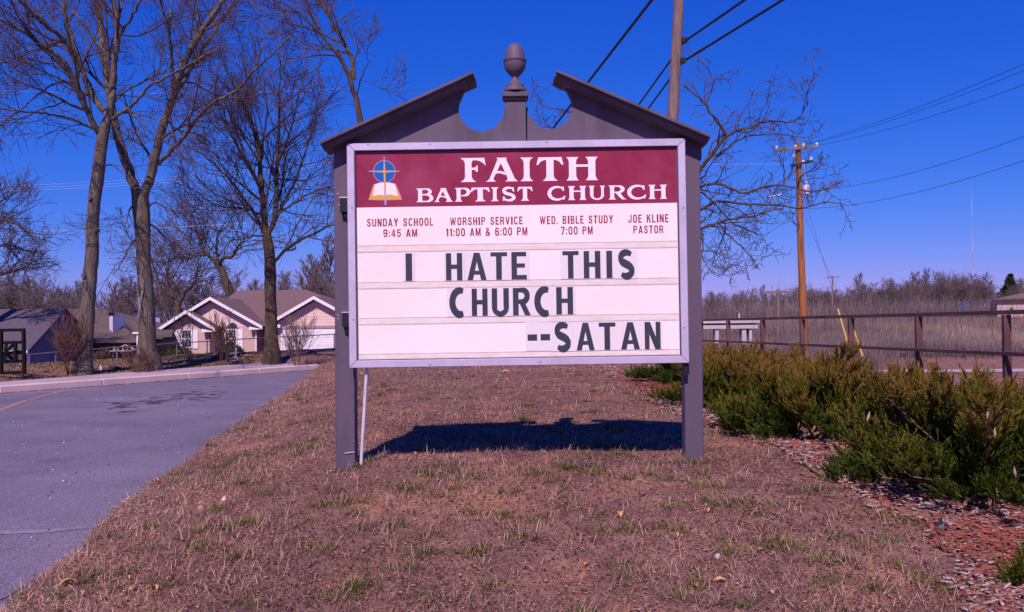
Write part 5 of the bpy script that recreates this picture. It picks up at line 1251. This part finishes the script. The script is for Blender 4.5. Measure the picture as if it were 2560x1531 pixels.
for k, (a, b) in enumerate((((2095, 773), (2120, 862)), ((2131, 815), (2157, 892)))):
    A_, B_ = P(*a, YP - 4 - k), P(*b, YP - 6 - k); o = MB(); o.tube([A_, B_], .036, 8)
    tag(o.build('guy_guard', MT['guard'], origin=B_), ('upper', 'lower')[k] + ' yellow plastic guard of the slanting guy wires right of the orange pole', 'guy guard', 'yellow guy wire guards')
    wire('guy_wire', 'thin steel guy wire running from the orange pole into the ' + ('left' if k == 0 else 'right') + ' yellow guard', [P(2003, (470, 520)[k], YP - .2), A_], .007, MT['wire'], 'guy wires of the orange pole')
GW = 'thin wires of the orange pole line'
for k, (a, b, ya, yb_, s) in enumerate((((2009, 362), (2700, 98), YP, 24, .25), ((2009, 364), (2700, 118), YP - .2, 24, .25), ((2043, 364), (2700, 160), YP, 24, .25), ((2004, 478), (2700, 288), YP, 24, .45), ((2004, 522), (2700, 352), YP, 24, .45))):
    wire('power_line', ('topmost', 'second highest', 'third highest', 'fourth', 'lowest')[k] + ' thin wire from the orange pole up to the right edge', [P(*a, ya), P(*b, yb_)], .0085, MT['wire'], GW, s)
for k, (a, b) in enumerate((((1941, 372), (1700, 640)), ((1989, 372), (1720, 650)), ((2042, 366), (1740, 660)))):
    wire('power_line', ('left', 'middle', 'right')[k] + ' thin wire falling left from the orange pole crossarm into the distance', [P(*a, YP), P(*b, 110)], .009, MT['wire'], GW, .5)
wire('power_line', 'faint level wire from the orange pole towards the sign', [P(1998, 407, YP), P(1500, 392, 40)], .007, MT['palewire'], GW, .2)
wire('power_line', 'low slanting service wire left of the orange pole below its branches', [P(2002, 520, YP), P(1735, 700, 90)], .009, MT['wire'], GW, .4)
GP = 'pale wires crossing the sky behind the big trees'
for k, (y0, y1) in enumerate(((463, 398), (470, 405), (476, 412))):
    wire('power_line', ('highest', 'middle', 'lowest')[k] + ' of three pale parallel wires behind the big trees', [P(-60, y0 + 4, 62), P(860, y1 - 4, 66)], .007, MT['palewire'], GP, .4)
wire('power_line', 'single pale wire low in the sky left of the sign', [P(-60, 578, 60), P(880, 538, 60)], .008, MT['palewire'], GP, .3)
wire('power_line', 'single pale wire high across the trunks of the big trees', [P(-60, 224, 62), P(860, 222, 62)], .006, MT['palewire'], GP, .3)
# distant poles, mast, blue sign, far house, conifer, bridge
for k, (px, yt, yb_, Yd) in enumerate(((1945, 724, 857, 62), (2081, 690, 790, 120))):
    a, b = P(px, yt, Yd), P(px, yb_, Yd); t = thing('utility_pole', ('distant thin grey utility pole left of the orange pole', 'very distant thin utility pole right of the orange pole')[k], 'utility pole', b)
    part('pole', MT['greywood'], t, lambda mb: mb.tube([b, a], [.11, .09], 8)); part('crossarm', MT['greywood'], t, lambda mb: mb.box(a.x - .9, Yd - .1, a.z - .25, a.x + .9, Yd + .0 - .001, a.z - .13))
a, b = P(2428, 455, 500), P(2428, 760, 500); t = thing('radio_mast', 'faint tall red and white radio mast far beyond the trees at right', 'mast', b)
MT['mastred'] = mat('mast_red', (.42, .25, .32), rough=.6)
for k in range(7):
    z0, z1 = a.z + (b.z - a.z) * k / 7, a.z + (b.z - a.z) * (k + 1) / 7
    part('mast_section', MT['mastred'] if k % 2 == 0 else MT['ceram'], t, lambda mb: mb.box(a.x - .07, 499.93, z1, a.x + .07, 500.07, z0))
a, b = P(2403, 757, 118), P(2416, 773, 118); t = thing('blue_sign', 'small blue road sign on a post beyond the reed bank', 'road sign', (a.x, 118, hz(a.x, 118)))
part('sign_board', mat('sign_blue', (.01, .09, .42), rough=.4), t, lambda mb: mb.box(a.x, 118, b.z, b.x, 118.06, a.z)); part('post', MT['dark'], t, lambda mb: mb.box(a.x + .15, 118.07, hz(a.x, 118) - .2, a.x + .3, 118.2, b.z + .1))
part('post', MT['dark'], t, lambda mb: mb.box(b.x - .22, 118.07, hz(a.x, 118) - .2, b.x - .1, 118.2, b.z + .1))
t = thing('tan_house', 'tan house with hipped brown roof at the far right edge', 'house', (P(2540, 770, 112).x, 112, hz(P(2540, 770, 112).x, 112)))
a, b = P(2498, 748, 112), P(2660, 780, 112); part('wall', mat('tan_wall', (.52, .38, .34), rough=.9), t, lambda mb: mb.box(a.x, 112, b.z - 1.5, b.x, 121, a.z))
zt = P(2560, 726, 116).z; part('roof', MT['roof'], t, lambda mb: mb.add([(a.x - .4, 111.5, a.z), (b.x, 111.5, a.z), (b.x, 121.5, a.z), (a.x - .4, 121.5, a.z), (P(2540, 726, 116.5).x, 116.5, zt), (b.x - 2, 116.5, zt)], [(0, 1, 5, 4), (1, 2, 5), (2, 3, 4, 5), (3, 0, 4), (0, 3, 2, 1)]))
part('fascia', MT['darkwall'], t, lambda mb: mb.box(a.x - .42, 111.42, a.z - .12, b.x, 111.49, a.z + .05))
a, b = P(2528, 770, 111.9), P(2535, 775, 111.9); part('window', MT['glass'], t, lambda mb: mb.box(a.x, 111.9, b.z, b.x, 111.99, a.z))
t.rotation_euler.z = math.radians(-27)
# conifer
c0 = P(2518, 775, 135); tz = P(2518, 690, 135).z; cf2 = thing('conifer', 'dark green conifer behind the tan house', 'tree', (c0.x, 135, c0.z))
part('trunk', MT['barkb'], cf2, lambda mb: mb.tube([(c0.x, 135, c0.z - .5), (c0.x + .2, 135, tz)], [.25, .04], 7))
rs = np.random.RandomState(3); n = 9000; hh_ = rs.random(n) ** .8; ang_ = rs.uniform(0, 6.28, n); rr = (1 - hh_) * 2.6 * (.55 + .45 * np.sin(ang_ * 3 + hh_ * 14)) * rs.uniform(.3, 1, n) + .15
q = np.stack([c0.x + .1 + rr * np.cos(ang_) + hh_ * .5, 135 + rr * np.sin(ang_), c0.z + 1 + hh_ * (tz - c0.z - .8) - rr * .15], 1); s_ = rs.normal(0, .16, (n, 3)); s2_ = rs.normal(0, .10, (n, 3))
np_mesh('crown', np.stack([q, q + s_, q + s2_], 1).reshape(-1, 3), np.arange(3 * n), np.full(n, 3), MT['leafd'], cf2, attr=np.repeat(rs.random(n), 3))
MT['bridgec'] = mat('bridge_concrete', (.42, .38, .41), (.52, .47, .50), 1, rough=.9)
br = thing('bridge', 'low pale concrete bridge beyond the steel fence next to the right sign post', 'bridge', (13, 57, -.8))
Yb = 57
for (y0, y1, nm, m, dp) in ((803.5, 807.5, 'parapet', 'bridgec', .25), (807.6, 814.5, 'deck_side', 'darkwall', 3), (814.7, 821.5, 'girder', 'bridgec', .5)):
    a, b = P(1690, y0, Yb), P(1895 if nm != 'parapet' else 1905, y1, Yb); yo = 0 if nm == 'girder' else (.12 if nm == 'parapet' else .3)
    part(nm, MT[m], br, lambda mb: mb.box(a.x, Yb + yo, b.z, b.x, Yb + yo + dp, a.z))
for x0, x1, y1 in ((1788, 1797, 835), (1855, 1866, 838), (1873, 1880, 838)):
    a, b = P(x0, 821.6, Yb + .1), P(x1, y1, Yb + .1); part('pier', MT['bridgec'], br, lambda mb: mb.box(a.x, Yb + .1, b.z - .6, b.x, Yb + .8, a.z - .005))
wq = P(1851, 783, 57); part('railing_post', MT['bridgec'], br, lambda mb: mb.box(wq.x - .04, Yb + .3, P(1851, 800, Yb).z, wq.x + .04, Yb + .38, wq.z))

# ------------------------------------------------------------------ junipers
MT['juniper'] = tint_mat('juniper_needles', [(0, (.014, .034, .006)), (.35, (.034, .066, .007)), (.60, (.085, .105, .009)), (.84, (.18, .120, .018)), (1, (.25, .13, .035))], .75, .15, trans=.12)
MT['jwood'] = mat('juniper_stem', (.26, .15, .11), (.17, .10, .08), 10, rough=.9)
def juniper(seed, R, hgt, nbr, label, loc, lean=(0, 0), ell=(1, 1)):
    rg = random.Random(seed); rs = np.random.RandomState(seed); t = thing('juniper_bush', label, 'shrub', loc, 'spreading junipers along the fence'); o = Vector(loc)
    st = TM(); A_, D_, L_, C_ = [], [], [], []
    def spray(p, d, ln, shade_to_tip):
        n = int(10 + ln * 120)
        for k in range(n):
            f = k / n; A_.append(p + d * ln * f); 
            v = Vector((rg.gauss(0, 1), rg.gauss(0, 1), rg.gauss(0, 1))); v = (d * rg.uniform(1.5, 2.8) + v * .60 + Vector((0, 0, .15))).normalized()
            D_.append(v); L_.append(rg.uniform(.014, .036) * (1.25 - .6 * f)); C_.append(min(1, max(0, shade_to_tip * .62 + .42 * f * shade_to_tip + rg.gauss(0, .12))))
    for b in range(nbr):
        a = 6.283 * (b + rg.random()) / nbr; el = math.radians(rg.choice([rg.uniform(4, 14), rg.uniform(8, 24), rg.uniform(20, 42), rg.uniform(24, 46), rg.uniform(40, 72)]))
        ln = R * rg.uniform(.75, 1.1) * (1.0 if el < .7 else hgt / R * 1.0 / max(math.sin(el), .5) * .9); d = Vector((math.cos(a) * math.cos(el) * ell[0] + lean[0], math.sin(a) * math.cos(el) * ell[1] + lean[1], math.sin(el) * 1.1)).normalized()
        p = o + Vector((rg.gauss(0, .07), rg.gauss(0, .07), .03)); pts = [p.copy()]; ds = [d.copy()]; ns = 9
        for k in range(ns):
            d = (d + Vector((rg.gauss(0, .05), rg.gauss(0, .05), -.035 + .05 * (k > 5) + rg.gauss(0, .03)))).normalized(); p = p + d * ln / ns
            p.z = max(p.z, o.z + .05); pts.append(p.copy()); ds.append(d.copy())
        st.line(pts, [.016 * (1 - .085 * k) for k in range(ns + 1)], 5)
        nsub = 32
        for j in range(nsub):
            f = .26 + .74 * (j + rg.random()) / nsub; i = min(int(f * ns), ns - 1); q = pts[i].lerp(pts[i+1], f * ns - i)
            side = ds[i].cross(Vector((0, 0, 1))).normalized() * rg.choice((-1, 1)) + Vector((0, 0, rg.uniform(.1, 1.1)))
            sd_ = (ds[i] * rg.uniform(.5, 1.2) + side * rg.uniform(.4, .9) + Vector((rg.gauss(0, .2), rg.gauss(0, .2), .15))).normalized(); sl__ = rg.uniform(.10, .26) * (1.15 - .45 * f) * R
            pp_ = [q]; dd = sd_
            for m_ in range(4):
                dd = (dd + Vector((rg.gauss(0, .10), rg.gauss(0, .10), .09))).normalized(); pp_.append(pp_[-1] + dd * sl__ / 4)
            if rg.random() < .25: st.line(pp_, [.0045, .004, .0035, .003, .0025], 3)
            for m_ in range(1, 5):
                for _ in range(1 if m_ < 3 else 2):
                    v = (dd + Vector((rg.gauss(-.08, .38), rg.gauss(0, .38), rg.gauss(.42, .30)))).normalized()
                    rel = (pp_[m_] - o); out_ = min(1, math.hypot(rel.x / ell[0], rel.y / ell[1]) / R * .35 + max(rel.z, 0) / hgt * .75)  # low sprays tinted darker for overhang shade, outer and top ones bronze
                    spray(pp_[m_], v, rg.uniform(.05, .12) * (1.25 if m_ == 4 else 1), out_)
    st.build('stem', MT['jwood'], t)
    A_, D_, L_, C_ = np.array([tuple(a) for a in A_]), np.array([tuple(a) for a in D_]), np.array(L_), np.array(C_)
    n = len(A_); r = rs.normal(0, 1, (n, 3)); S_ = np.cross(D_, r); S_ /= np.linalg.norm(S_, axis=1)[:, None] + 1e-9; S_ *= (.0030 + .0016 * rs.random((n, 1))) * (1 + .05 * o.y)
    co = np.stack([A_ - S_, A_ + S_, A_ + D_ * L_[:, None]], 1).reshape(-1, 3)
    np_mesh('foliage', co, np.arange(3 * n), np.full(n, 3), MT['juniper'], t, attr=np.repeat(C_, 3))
    return t
JL = [((3.42, 6.55), 1.0, .76, 78, 'largest juniper, low and broad with bronze tips, nearest the bottom right', (.95, .85)),
      ((2.98, 8.8), .92, .58, 62, 'dark green juniper just right of the right sign post, second from the camera', (1, .85)),
      ((3.0, 11.6), .95, .52, 44, 'third juniper back, against the right edge of the right sign post', (.95, 1)),
      ((3.0, 15.6), .9, .50, 26, 'juniper seen under the cabinet, left of the right sign post', (1, 1)),
      ((4.3, 16.8), 1.0, .52, 28, 'juniper farthest back, rising to the lower fence rail by the post', (1, 1)),
      ((4.75, 9.2), 1.0, .34, 42, 'bronze tipped juniper under the steel fence behind the largest one', (.9, 1)),
      ((3.14, 4.85), .28, .36, 20, 'juniper cut by the right edge of the photo, lowest of the row', (1, 1)),
      ((3.95, 12.2), 1.0, .38, 48, 'wide bronze juniper in the middle of the row under the fence', (1, 1)),
      ((5.5, 11.8), .7, .28, 20, 'low juniper directly beneath the steel fence rail', (.8, 1)),
      ((4.75, 7.4), .85, .46, 34, 'juniper at the right edge, behind the largest one', (.8, 1)),
      ((3.7, 14.2), .8, .5, 26, 'small juniper behind the third one, close to the sign post', (1, 1))]
for k, ((x, y), R, h, nb, lab, ell) in enumerate(JL):
    juniper(100 + k, R, h, nb, lab, (x, y, hz(x, y) - .03), lean=(-.05, 0), ell=ell)

MT['dryleaf'] = mat('pale_dead_leaf', (.34, .24, .19), (.44, .33, .27), 60, rough=.8)
for k, (px, py, Yd, lab) in enumerate(((2171, 1042, 5.6, 'left of the largest juniper'), (2469, 1035, 5.7, 'high in the largest juniper'), (2487, 1082, 5.6, 'in the middle of the largest juniper'), (2537, 1180, 5.4, 'low at the right edge of the photo'))):
    q = P(px, py, Yd); mb = MB(); prof = [(.001, -.036), (.005, -.025), (.009, -.008), (.008, .008), (.004, .022), (.002, .034)]
    mb.lathe(q, prof, 7); o = mb.build('dead_leaf', MT['dryleaf'], origin=q); o.rotation_euler = (.1, .25 - .15 * k, 0); tag(o, 'pale dead leaf caught upright in the juniper, ' + lab, 'leaf')
# ------------------------------------------------------------------ mulch bed, grass, leaves
ml_px = [(1440, 908), (1500, 926), (1560, 948), (1620, 984), (1690, 1030), (1765, 1052), (1850, 1082), (1930, 1108), (1990, 1135), (2080, 1180), (2150, 1226), (2240, 1272), (2330, 1312), (2380, 1380), (2440, 1440), (2480, 1520), (2520, 1620)]
ML = [GH(x, y) for x, y in ml_px]
ML = np.array([[p.x, p.y] for p in ML])
o_ = np.argsort(ML[:, 1]); 
def mulch_x(y): return np.interp(y, ML[o_, 1], ML[o_, 0]) + .05 * np.sin(y * 5) + .04 * np.sin(y * 11 + 1)
ys = np.linspace(3.0, 22, 150); us = np.linspace(0, 1, 30); YY, UU = np.meshgrid(ys, us, indexing='ij')
XX = mulch_x(YY) * (1 - UU) + (fence_x(YY) + .2) * UU; ZZ = H(XX, YY) + .012
i = (np.arange(149)[:, None] * 30 + np.arange(29)[None]).ravel(); ff = np.stack([i, i + 1, i + 31, i + 30], 1)
MT['mulch'] = mat('red_brown_mulch', (.19, .085, .068), (.29, .15, .125), 18, rough=1, bump=.02, bscale=40, c3=(.27, .085, .065), c3s=.12, spec=.05)
tag(np_mesh('mulch_bed', np.stack([XX.ravel(), YY.ravel(), ZZ.ravel()], 1), ff.ravel(), np.full(len(ff), 4), MT['mulch'], smooth=True), kind='structure')
rs = np.random.RandomState(40); n = 21000
y = 3.2 + 19 * rs.random(n) ** 1.6; x0 = mulch_x(y); x = x0 - .12 + np.abs(rs.normal(0, .75, n)); uu_ = rs.random(n) < .3; x = np.where(uu_, x0 + (fence_x(y) - x0) * rs.random(n), x)
z = H(x, y) + .012 + rs.uniform(0, .018, n)
Lh = rs.uniform(.008, .028, n) * (1 + .04 * y); Wh = Lh * rs.uniform(.18, .45, n); a = rs.uniform(0, 6.28, n); tl = rs.normal(0, .22, n); tw = rs.normal(0, .3, n)
ca, sa = np.cos(a), np.sin(a); dx = np.stack([ca, sa, np.tan(tl)], 1); dy = np.stack([-sa, ca, np.tan(tw)], 1); c = np.stack([x, y, z], 1); up = np.array([0, 0, .004])
c4 = [c - dx*Lh[:, None] - dy*Wh[:, None]*.7, c + dx*Lh[:, None] - dy*Wh[:, None], c + dx*Lh[:, None]*.9 + dy*Wh[:, None], c - dx*Lh[:, None] + dy*Wh[:, None]*.8]
co = np.stack(c4 + [q + up for q in c4], 1).reshape(-1, 3); f = np.array([(4,5,6,7),(0,1,5,4),(1,2,6,5),(2,3,7,6),(3,0,4,7)]); F = (f[None] + (np.arange(n) * 8)[:, None, None]).reshape(-1, 4)
MT['chips'] = tint_mat('wood_chips', [(0, (.12, .045, .035)), (.2, (.34, .085, .055)), (.38, (.26, .13, .105)), (.62, (.33, .24, .22)), (1, (.54, .43, .43))], .9)
red = noise2(x, y, 1.1, 9)
r1, r2 = GH(1640, 965), GH(2470, 1365); rz = np.maximum(np.exp(-((x - r1.x) / .9) ** 2 - ((y - r1.y) / 2.2) ** 2), np.exp(-((x - r2.x) / .45) ** 2 - ((y - r2.y) / .35) ** 2))
red = np.where(rz > .35, 1, red); 
inred = rz + rs.normal(0, .22, n) > .5
tv = np.where(inred, .05 + .36 * rs.random(n), np.where(red > .25, .1 + .75 * rs.random(n) ** 1.2, .22 + .78 * rs.random(n) ** 1.25))
tv = np.where(rs.random(n) < .14, .0 + .1 * rs.random(n), tv)
tag(np_mesh('wood_chips', co, F.ravel(), np.full(len(F), 4), MT['chips'], attr=np.repeat(tv, 8)), 'grey and red wood chip mulch scattered along the juniper row', 'mulch', kind='stuff')

def blades(name, label, n, yr, ypow, hrange, flat, wid, stops, seed, mask, tint_fn, xr=None, seg=True, cat='grass', rough=.9, trans=.15):
    rs = np.random.RandomState(seed)
    y = yr[0] * (yr[1] / yr[0]) ** (rs.random(n) ** ypow); half = y * .60 + .35; x = rs.uniform(-1, 1, n) * half
    k = mask(x, y, rs); x, y = x[k], y[k]; n = len(x); z = H(x, y)
    a = rs.uniform(0, 6.28, n); h = rs.uniform(*hrange, n) * (.75 + .5 * rs.random(n)); el = np.clip(rs.normal(flat[0], flat[1], n), .02, 1.45)
    d = np.stack([np.cos(a) * np.cos(el), np.sin(a) * np.cos(el), np.sin(el)], 1); w_ = wid * (1 + y / 9) * rs.uniform(.6, 1.3, n)
    th = a + math.pi / 2 + rs.normal(0, .5, n); s = np.stack([np.cos(th), np.sin(th), rs.normal(0, .25, n)], 1) * w_[:, None]
    p0 = np.stack([x, y, z + rs.uniform(0, .008, n)], 1); p1 = p0 + d * (h * .55)[:, None]; droop = rs.uniform(-.35, .05, n)
    p2 = p1 + (d + np.stack([0*a, 0*a, droop], 1)) * (h * .45)[:, None]; p2[:, 2] = np.maximum(p2[:, 2], p0[:, 2] + .001)
    co = np.stack([p0 - s, p0 + s, p1 - s * .8, p1 + s * .8, p2], 1).reshape(-1, 3); o = np.arange(n) * 5
    Q = np.array([0, 1, 3, 2])[None] + o[:, None]; T = np.array([2, 3, 4])[None] + o[:, None]
    F = np.concatenate([Q.ravel(), T.ravel()]); S = np.concatenate([np.full(n, 4), np.full(n, 3)])
    t = tint_fn(x, y, rs)
    return tag(np_mesh(name, co, F, S, tint_mat(name + '_blades', stops, rough, .12, trans), attr=np.repeat(np.clip(t, 0, 1), 5)), label, cat, kind='stuff')
def lawn_mask(x, y): 
    dl = DL(x, y); return (dl > -.06) & (x < np.where(y < 20, mulch_x(y), 3.6) + .04)
def m_thatch(x, y, rs): 
    bare = noise2(x, y, 1.3, 77) * .6 + noise2(x, y, 3.9, 78) * .4
    return lawn_mask(x, y) & (rs.random(len(x)) < np.clip(1.05 - 1.3 * np.clip(bare - .12, 0, 1), .28, 1))
dead = [(0, (.055, .028, .028)), (.3, (.175, .095, .082)), (.6, (.34, .20, .155)), (.85, (.52, .335, .24)), (1, (.68, .48, .35))]
edge_b = lambda x, y: .22 * np.exp(-(dist_poly(x, y, LOT) / .7) ** 2)
blades('dead_grass', 'matted brown dead grass covering the mound round the sign', 330000, (3.6, 30), .85, (.02, .06), (.38, .30), .0013, dead, 50, m_thatch,
       lambda x, y, rs: rs.random(len(x)) ** 1.3 * .78 + .20 * noise2(x, y, 1.6, 4) + edge_b(x, y) + .02)
blades('straw_grass', 'longer loose straw coloured grass blades standing on the mound', 80000, (3.6, 30), .8, (.035, .10), (.75, .33), .0013, dead, 51,
       lambda x, y, rs: lawn_mask(x, y) & (rs.random(len(x)) < np.clip(.30 + .9 * noise2(x, y, 1.9, 12) + 1.2 * edge_b(x, y), .06, 1)),
       lambda x, y, rs: .45 + rs.random(len(x)) * .5)
green = [(0, (.045, .075, .012)), (.5, (.11, .145, .025)), (.8, (.24, .215, .06)), (1, (.42, .32, .14))]
# green tufts: clumped
rs = np.random.RandomState(60); nt_ = 520
ty = 3.8 * (18 / 3.8) ** (rs.random(nt_) ** .75); tx = rs.uniform(-1, 1, nt_) * (ty * .6 + .3)
k = lawn_mask(tx, ty) & (noise2(tx, ty, .8, 21) > -.25); tx, ty = tx[k], ty[k]
# a few placed where the photograph shows the strongest tufts
for px, py in ((1075, 1195), (840, 1230), (1010, 1215), (1160, 1190), (1350, 1190), (1380, 1205), (1470, 1190), (1960, 1370), (1330, 1300), (1260, 1290), (2240, 1420), (2080, 1400), (2200, 1480), (640, 1310), (820, 1265), (500, 1330), (310, 1435), (230, 1445), (200, 1465), (1700, 1500), (1850, 1520), (1100, 1170), (900, 1480), (470, 1185), (560, 1320), (1930, 1360), (1760, 1160), (1800, 1090), (2320, 1460), (2390, 1480), (1130, 1110 + 70)):
    q = GH(px, py); tx = np.append(tx, q.x); ty = np.append(ty, q.y)
m_ = 60; X_ = np.repeat(tx, m_) + rs.normal(0, .045, len(tx) * m_) * np.repeat(rs.uniform(.6, 1.8, len(tx)), m_); Y_ = np.repeat(ty, m_) + rs.normal(0, .04, len(tx) * m_)
tt = np.repeat(rs.uniform(.0, .5, len(tx)), m_) + rs.uniform(-.1, .55, len(X_))
def tufts(X_, Y_, tt, name, label, stops, hr=(.035, .105), seed=3, wid=.0016):
    rs = np.random.RandomState(seed); n = len(X_); z = H(X_, Y_); a = rs.uniform(0, 6.28, n); h = rs.uniform(*hr, n); el = np.clip(rs.normal(.75, .33, n), .1, 1.5)
    d = np.stack([np.cos(a) * np.cos(el), np.sin(a) * np.cos(el), np.sin(el)], 1); s = np.stack([-np.sin(a), np.cos(a), 0 * a], 1) * (wid * (1 + Y_ / 9) * rs.uniform(.6, 1.2, n))[:, None]
    p0 = np.stack([X_, Y_, z - .003], 1); p1 = p0 + d * (h * .6)[:, None]; p2 = p1 + (d + np.array([0, 0, -.45])) * (h * .4)[:, None]
    co = np.stack([p0 - s, p0 + s, p1 - s * .8, p1 + s * .8, p2], 1).reshape(-1, 3); o = np.arange(n) * 5
    Q = np.array([0, 1, 3, 2])[None] + o[:, None]; T = np.array([2, 3, 4])[None] + o[:, None]
    return tag(np_mesh(name, co, np.concatenate([Q.ravel(), T.ravel()]), np.concatenate([np.full(n, 4), np.full(n, 3)]), tint_mat(name + '_blades', stops, .8, .15, .2), attr=np.repeat(np.clip(tt, 0, 1), 5)), label, 'grass', kind='stuff')
TX, TY = tx, ty
tufts(X_, Y_, tt, 'green_tufts', 'small green and straw grass tufts dotted over the brown mound', green)
# long straw blades arching out of many of the tufts
rs = np.random.RandomState(61); sel = rs.random(len(TX)) < .7; n3 = 300
sx = np.concatenate([TX[sel], rs.uniform(-3, 3, n3)]); sy = np.concatenate([TY[sel], 3.9 + 5 * rs.random(n3)]); kk = lawn_mask(sx, sy); sx, sy = sx[kk], sy[kk]
m3 = 14; X3 = np.repeat(sx, m3) + rs.normal(0, .03, len(sx) * m3); Y3 = np.repeat(sy, m3) + rs.normal(0, .03, len(sx) * m3)
tufts(X3, Y3, .35 + .6 * rs.random(len(X3)), 'straw_tufts', 'long arching straw blades in the tufts on the mound', dead, (.06, .16), 9, .0013)
# verge beyond the kerb
rs = np.random.RandomState(70); n = 60000; u = rs.uniform(-14, 10.5, n); dc = 1.27 + .15 * np.clip(u, 0, 9) + 7 * rs.random(n) ** 1.4
X_ = cA.x + CD.x * u + CN.x * dc; Y_ = cA.y + CD.y * u + CN.y * dc
vg = [(0, (.11, .07, .045)), (.35, (.24, .155, .095)), (.6, (.25, .21, .08)), (1, (.48, .33, .22))]
tufts(X_, Y_, rs.random(n) * .8 + .2 * noise2(X_, Y_, .6, 8), 'verge_grass', 'rough brown and olive grass on the verge beyond the kerb', vg, (.03, .09), 5, .003)
# litter of dead leaves along the kerb foot
n = 700; u = rs.uniform(-1, 9.3, n); dc = -np.abs(rs.normal(.02, .05, n)) - .012; X_ = cA.x + CD.x * u + CN.x * dc; Y_ = cA.y + CD.y * u + CN.y * dc
tag(scatter_mesh('leaf_litter', np.stack([X_, Y_, np.full(n, ASPH + .008)], 1), rs.uniform(.012, .035, n), tint_mat('litter', [(0, (.06, .03, .03)), (1, (.24, .13, .09))]), rs, flat=.35, tint=rs.random(n)), 'thin line of dead leaves along the foot of the kerb', 'leaves', kind='stuff')
# crumbled plant litter between the blades
rs = np.random.RandomState(90); n = 26000; Y_ = 3.7 * (16 / 3.7) ** (rs.random(n) ** .9); X_ = rs.uniform(-1, 1, n) * (Y_ * .6 + .3); k = lawn_mask(X_, Y_) & (noise2(X_, Y_, 1.1, 31) > -.5); X_, Y_ = X_[k], Y_[k]; n = len(X_)
tag(scatter_mesh('plant_litter', np.stack([X_, Y_, H(X_, Y_) + .008 + .012 * rs.random(n)], 1), rs.uniform(.003, .011, n) * (1 + Y_ / 16), tint_mat('litter_bits', [(0, (.035, .022, .018)), (.45, (.12, .06, .045)), (.75, (.30, .16, .10)), (1, (.55, .36, .25))]), rs, flat=.4, tint=rs.random(n)), 'crumbled brown leaf bits and clods lying between the dead grass blades', 'litter', kind='stuff')
# individual dry leaves
MT['leaf'] = mat('dry_tan_leaf', (.50, .23, .10), (.60, .32, .15), 60, rough=.8)
def leaf_mesh(seed):
    rg = random.Random(seed); mb = MB(); n = 7; L_, R_, Cn = [], [], []
    for k in range(n + 1):
        f = k / n; w_ = .2 * math.sin(math.pi * min(1, f * .94 + .05)) ** .6; cz = .22 * math.sin(math.pi * f) + rg.uniform(-.03, .03); cu = rg.uniform(.05, .18)
        Cn.append((f - .5, 0, cz)); L_.append((f - .5, w_, cz + cu)); R_.append((f - .5, -w_, cz + cu * rg.uniform(.3, 1.2)))
    mb.v = L_ + Cn + R_; m = n + 1
    for k in range(n): mb.f += [(k, k+1, m+k+1, m+k), (m+k, m+k+1, 2*m+k+1, 2*m+k)]
    return mb
protos_l = []
spots = [(1240, 1336, 16), (1550, 1296, 26), (1778, 1285, 22), (1800, 1462, 24), (1900, 1385, 20), (730, 1003, 14), (905, 940, 12), (1265, 935, 16), (1090, 1033, 12), (395, 1255, 22), (380, 1480, 30), (170, 1472, 34), (330, 1480, 20), (430, 1455, 28), (320, 1450, 14), (1740, 1475, 22), (1700, 1345, 18), (2045, 1350, 20), (2180, 1255, 16), (2290, 1380, 18), (1272, 953, 14), (1035, 1140, 16), (770, 1008, 14), (500, 1275, 12), (1465, 1420, 16), (1930, 1490, 18), (210, 1490, 22), (1600, 1210, 14), (860, 1400, 16), (1150, 1450, 18)]
rg = random.Random(8)
for k, (px, py, wpx) in enumerate(spots):
    q = GH(px, py); s = wpx * q.y / F_PX * 1.35
    if k < 4: o = leaf_mesh(k).build('dry_leaf', MT['leaf'], smooth=True); protos_l.append(o)
    else: o = protos_l[k % 4].copy(); C.objects.link(o)
    o.location = q + Vector((0, 0, .012)); o.rotation_euler = (rg.gauss(0, .35), rg.gauss(0, .35), rg.uniform(0, 6.28)); o.scale = (s, s, s)
    where = 'beyond the sign shadow, under the cabinet' if (py < 1060 and 890 < px < 1700) else 'on the grass edge beside the asphalt' if px < 600 and py < 1300 else 'in the bottom left corner of the grass' if px < 480 else 'left of the left sign post' if px < 860 and py < 1060 else 'in front of the sign near the posts' if py < 1240 else 'in the lower right of the lawn' if px > 1650 else 'in the lower middle of the lawn'
    tag(o, ('large ' if wpx > 25 else 'small ' if wpx < 16 else '') + 'curled dry tan leaf ' + where, 'leaf', 'dry leaves scattered on the mound')
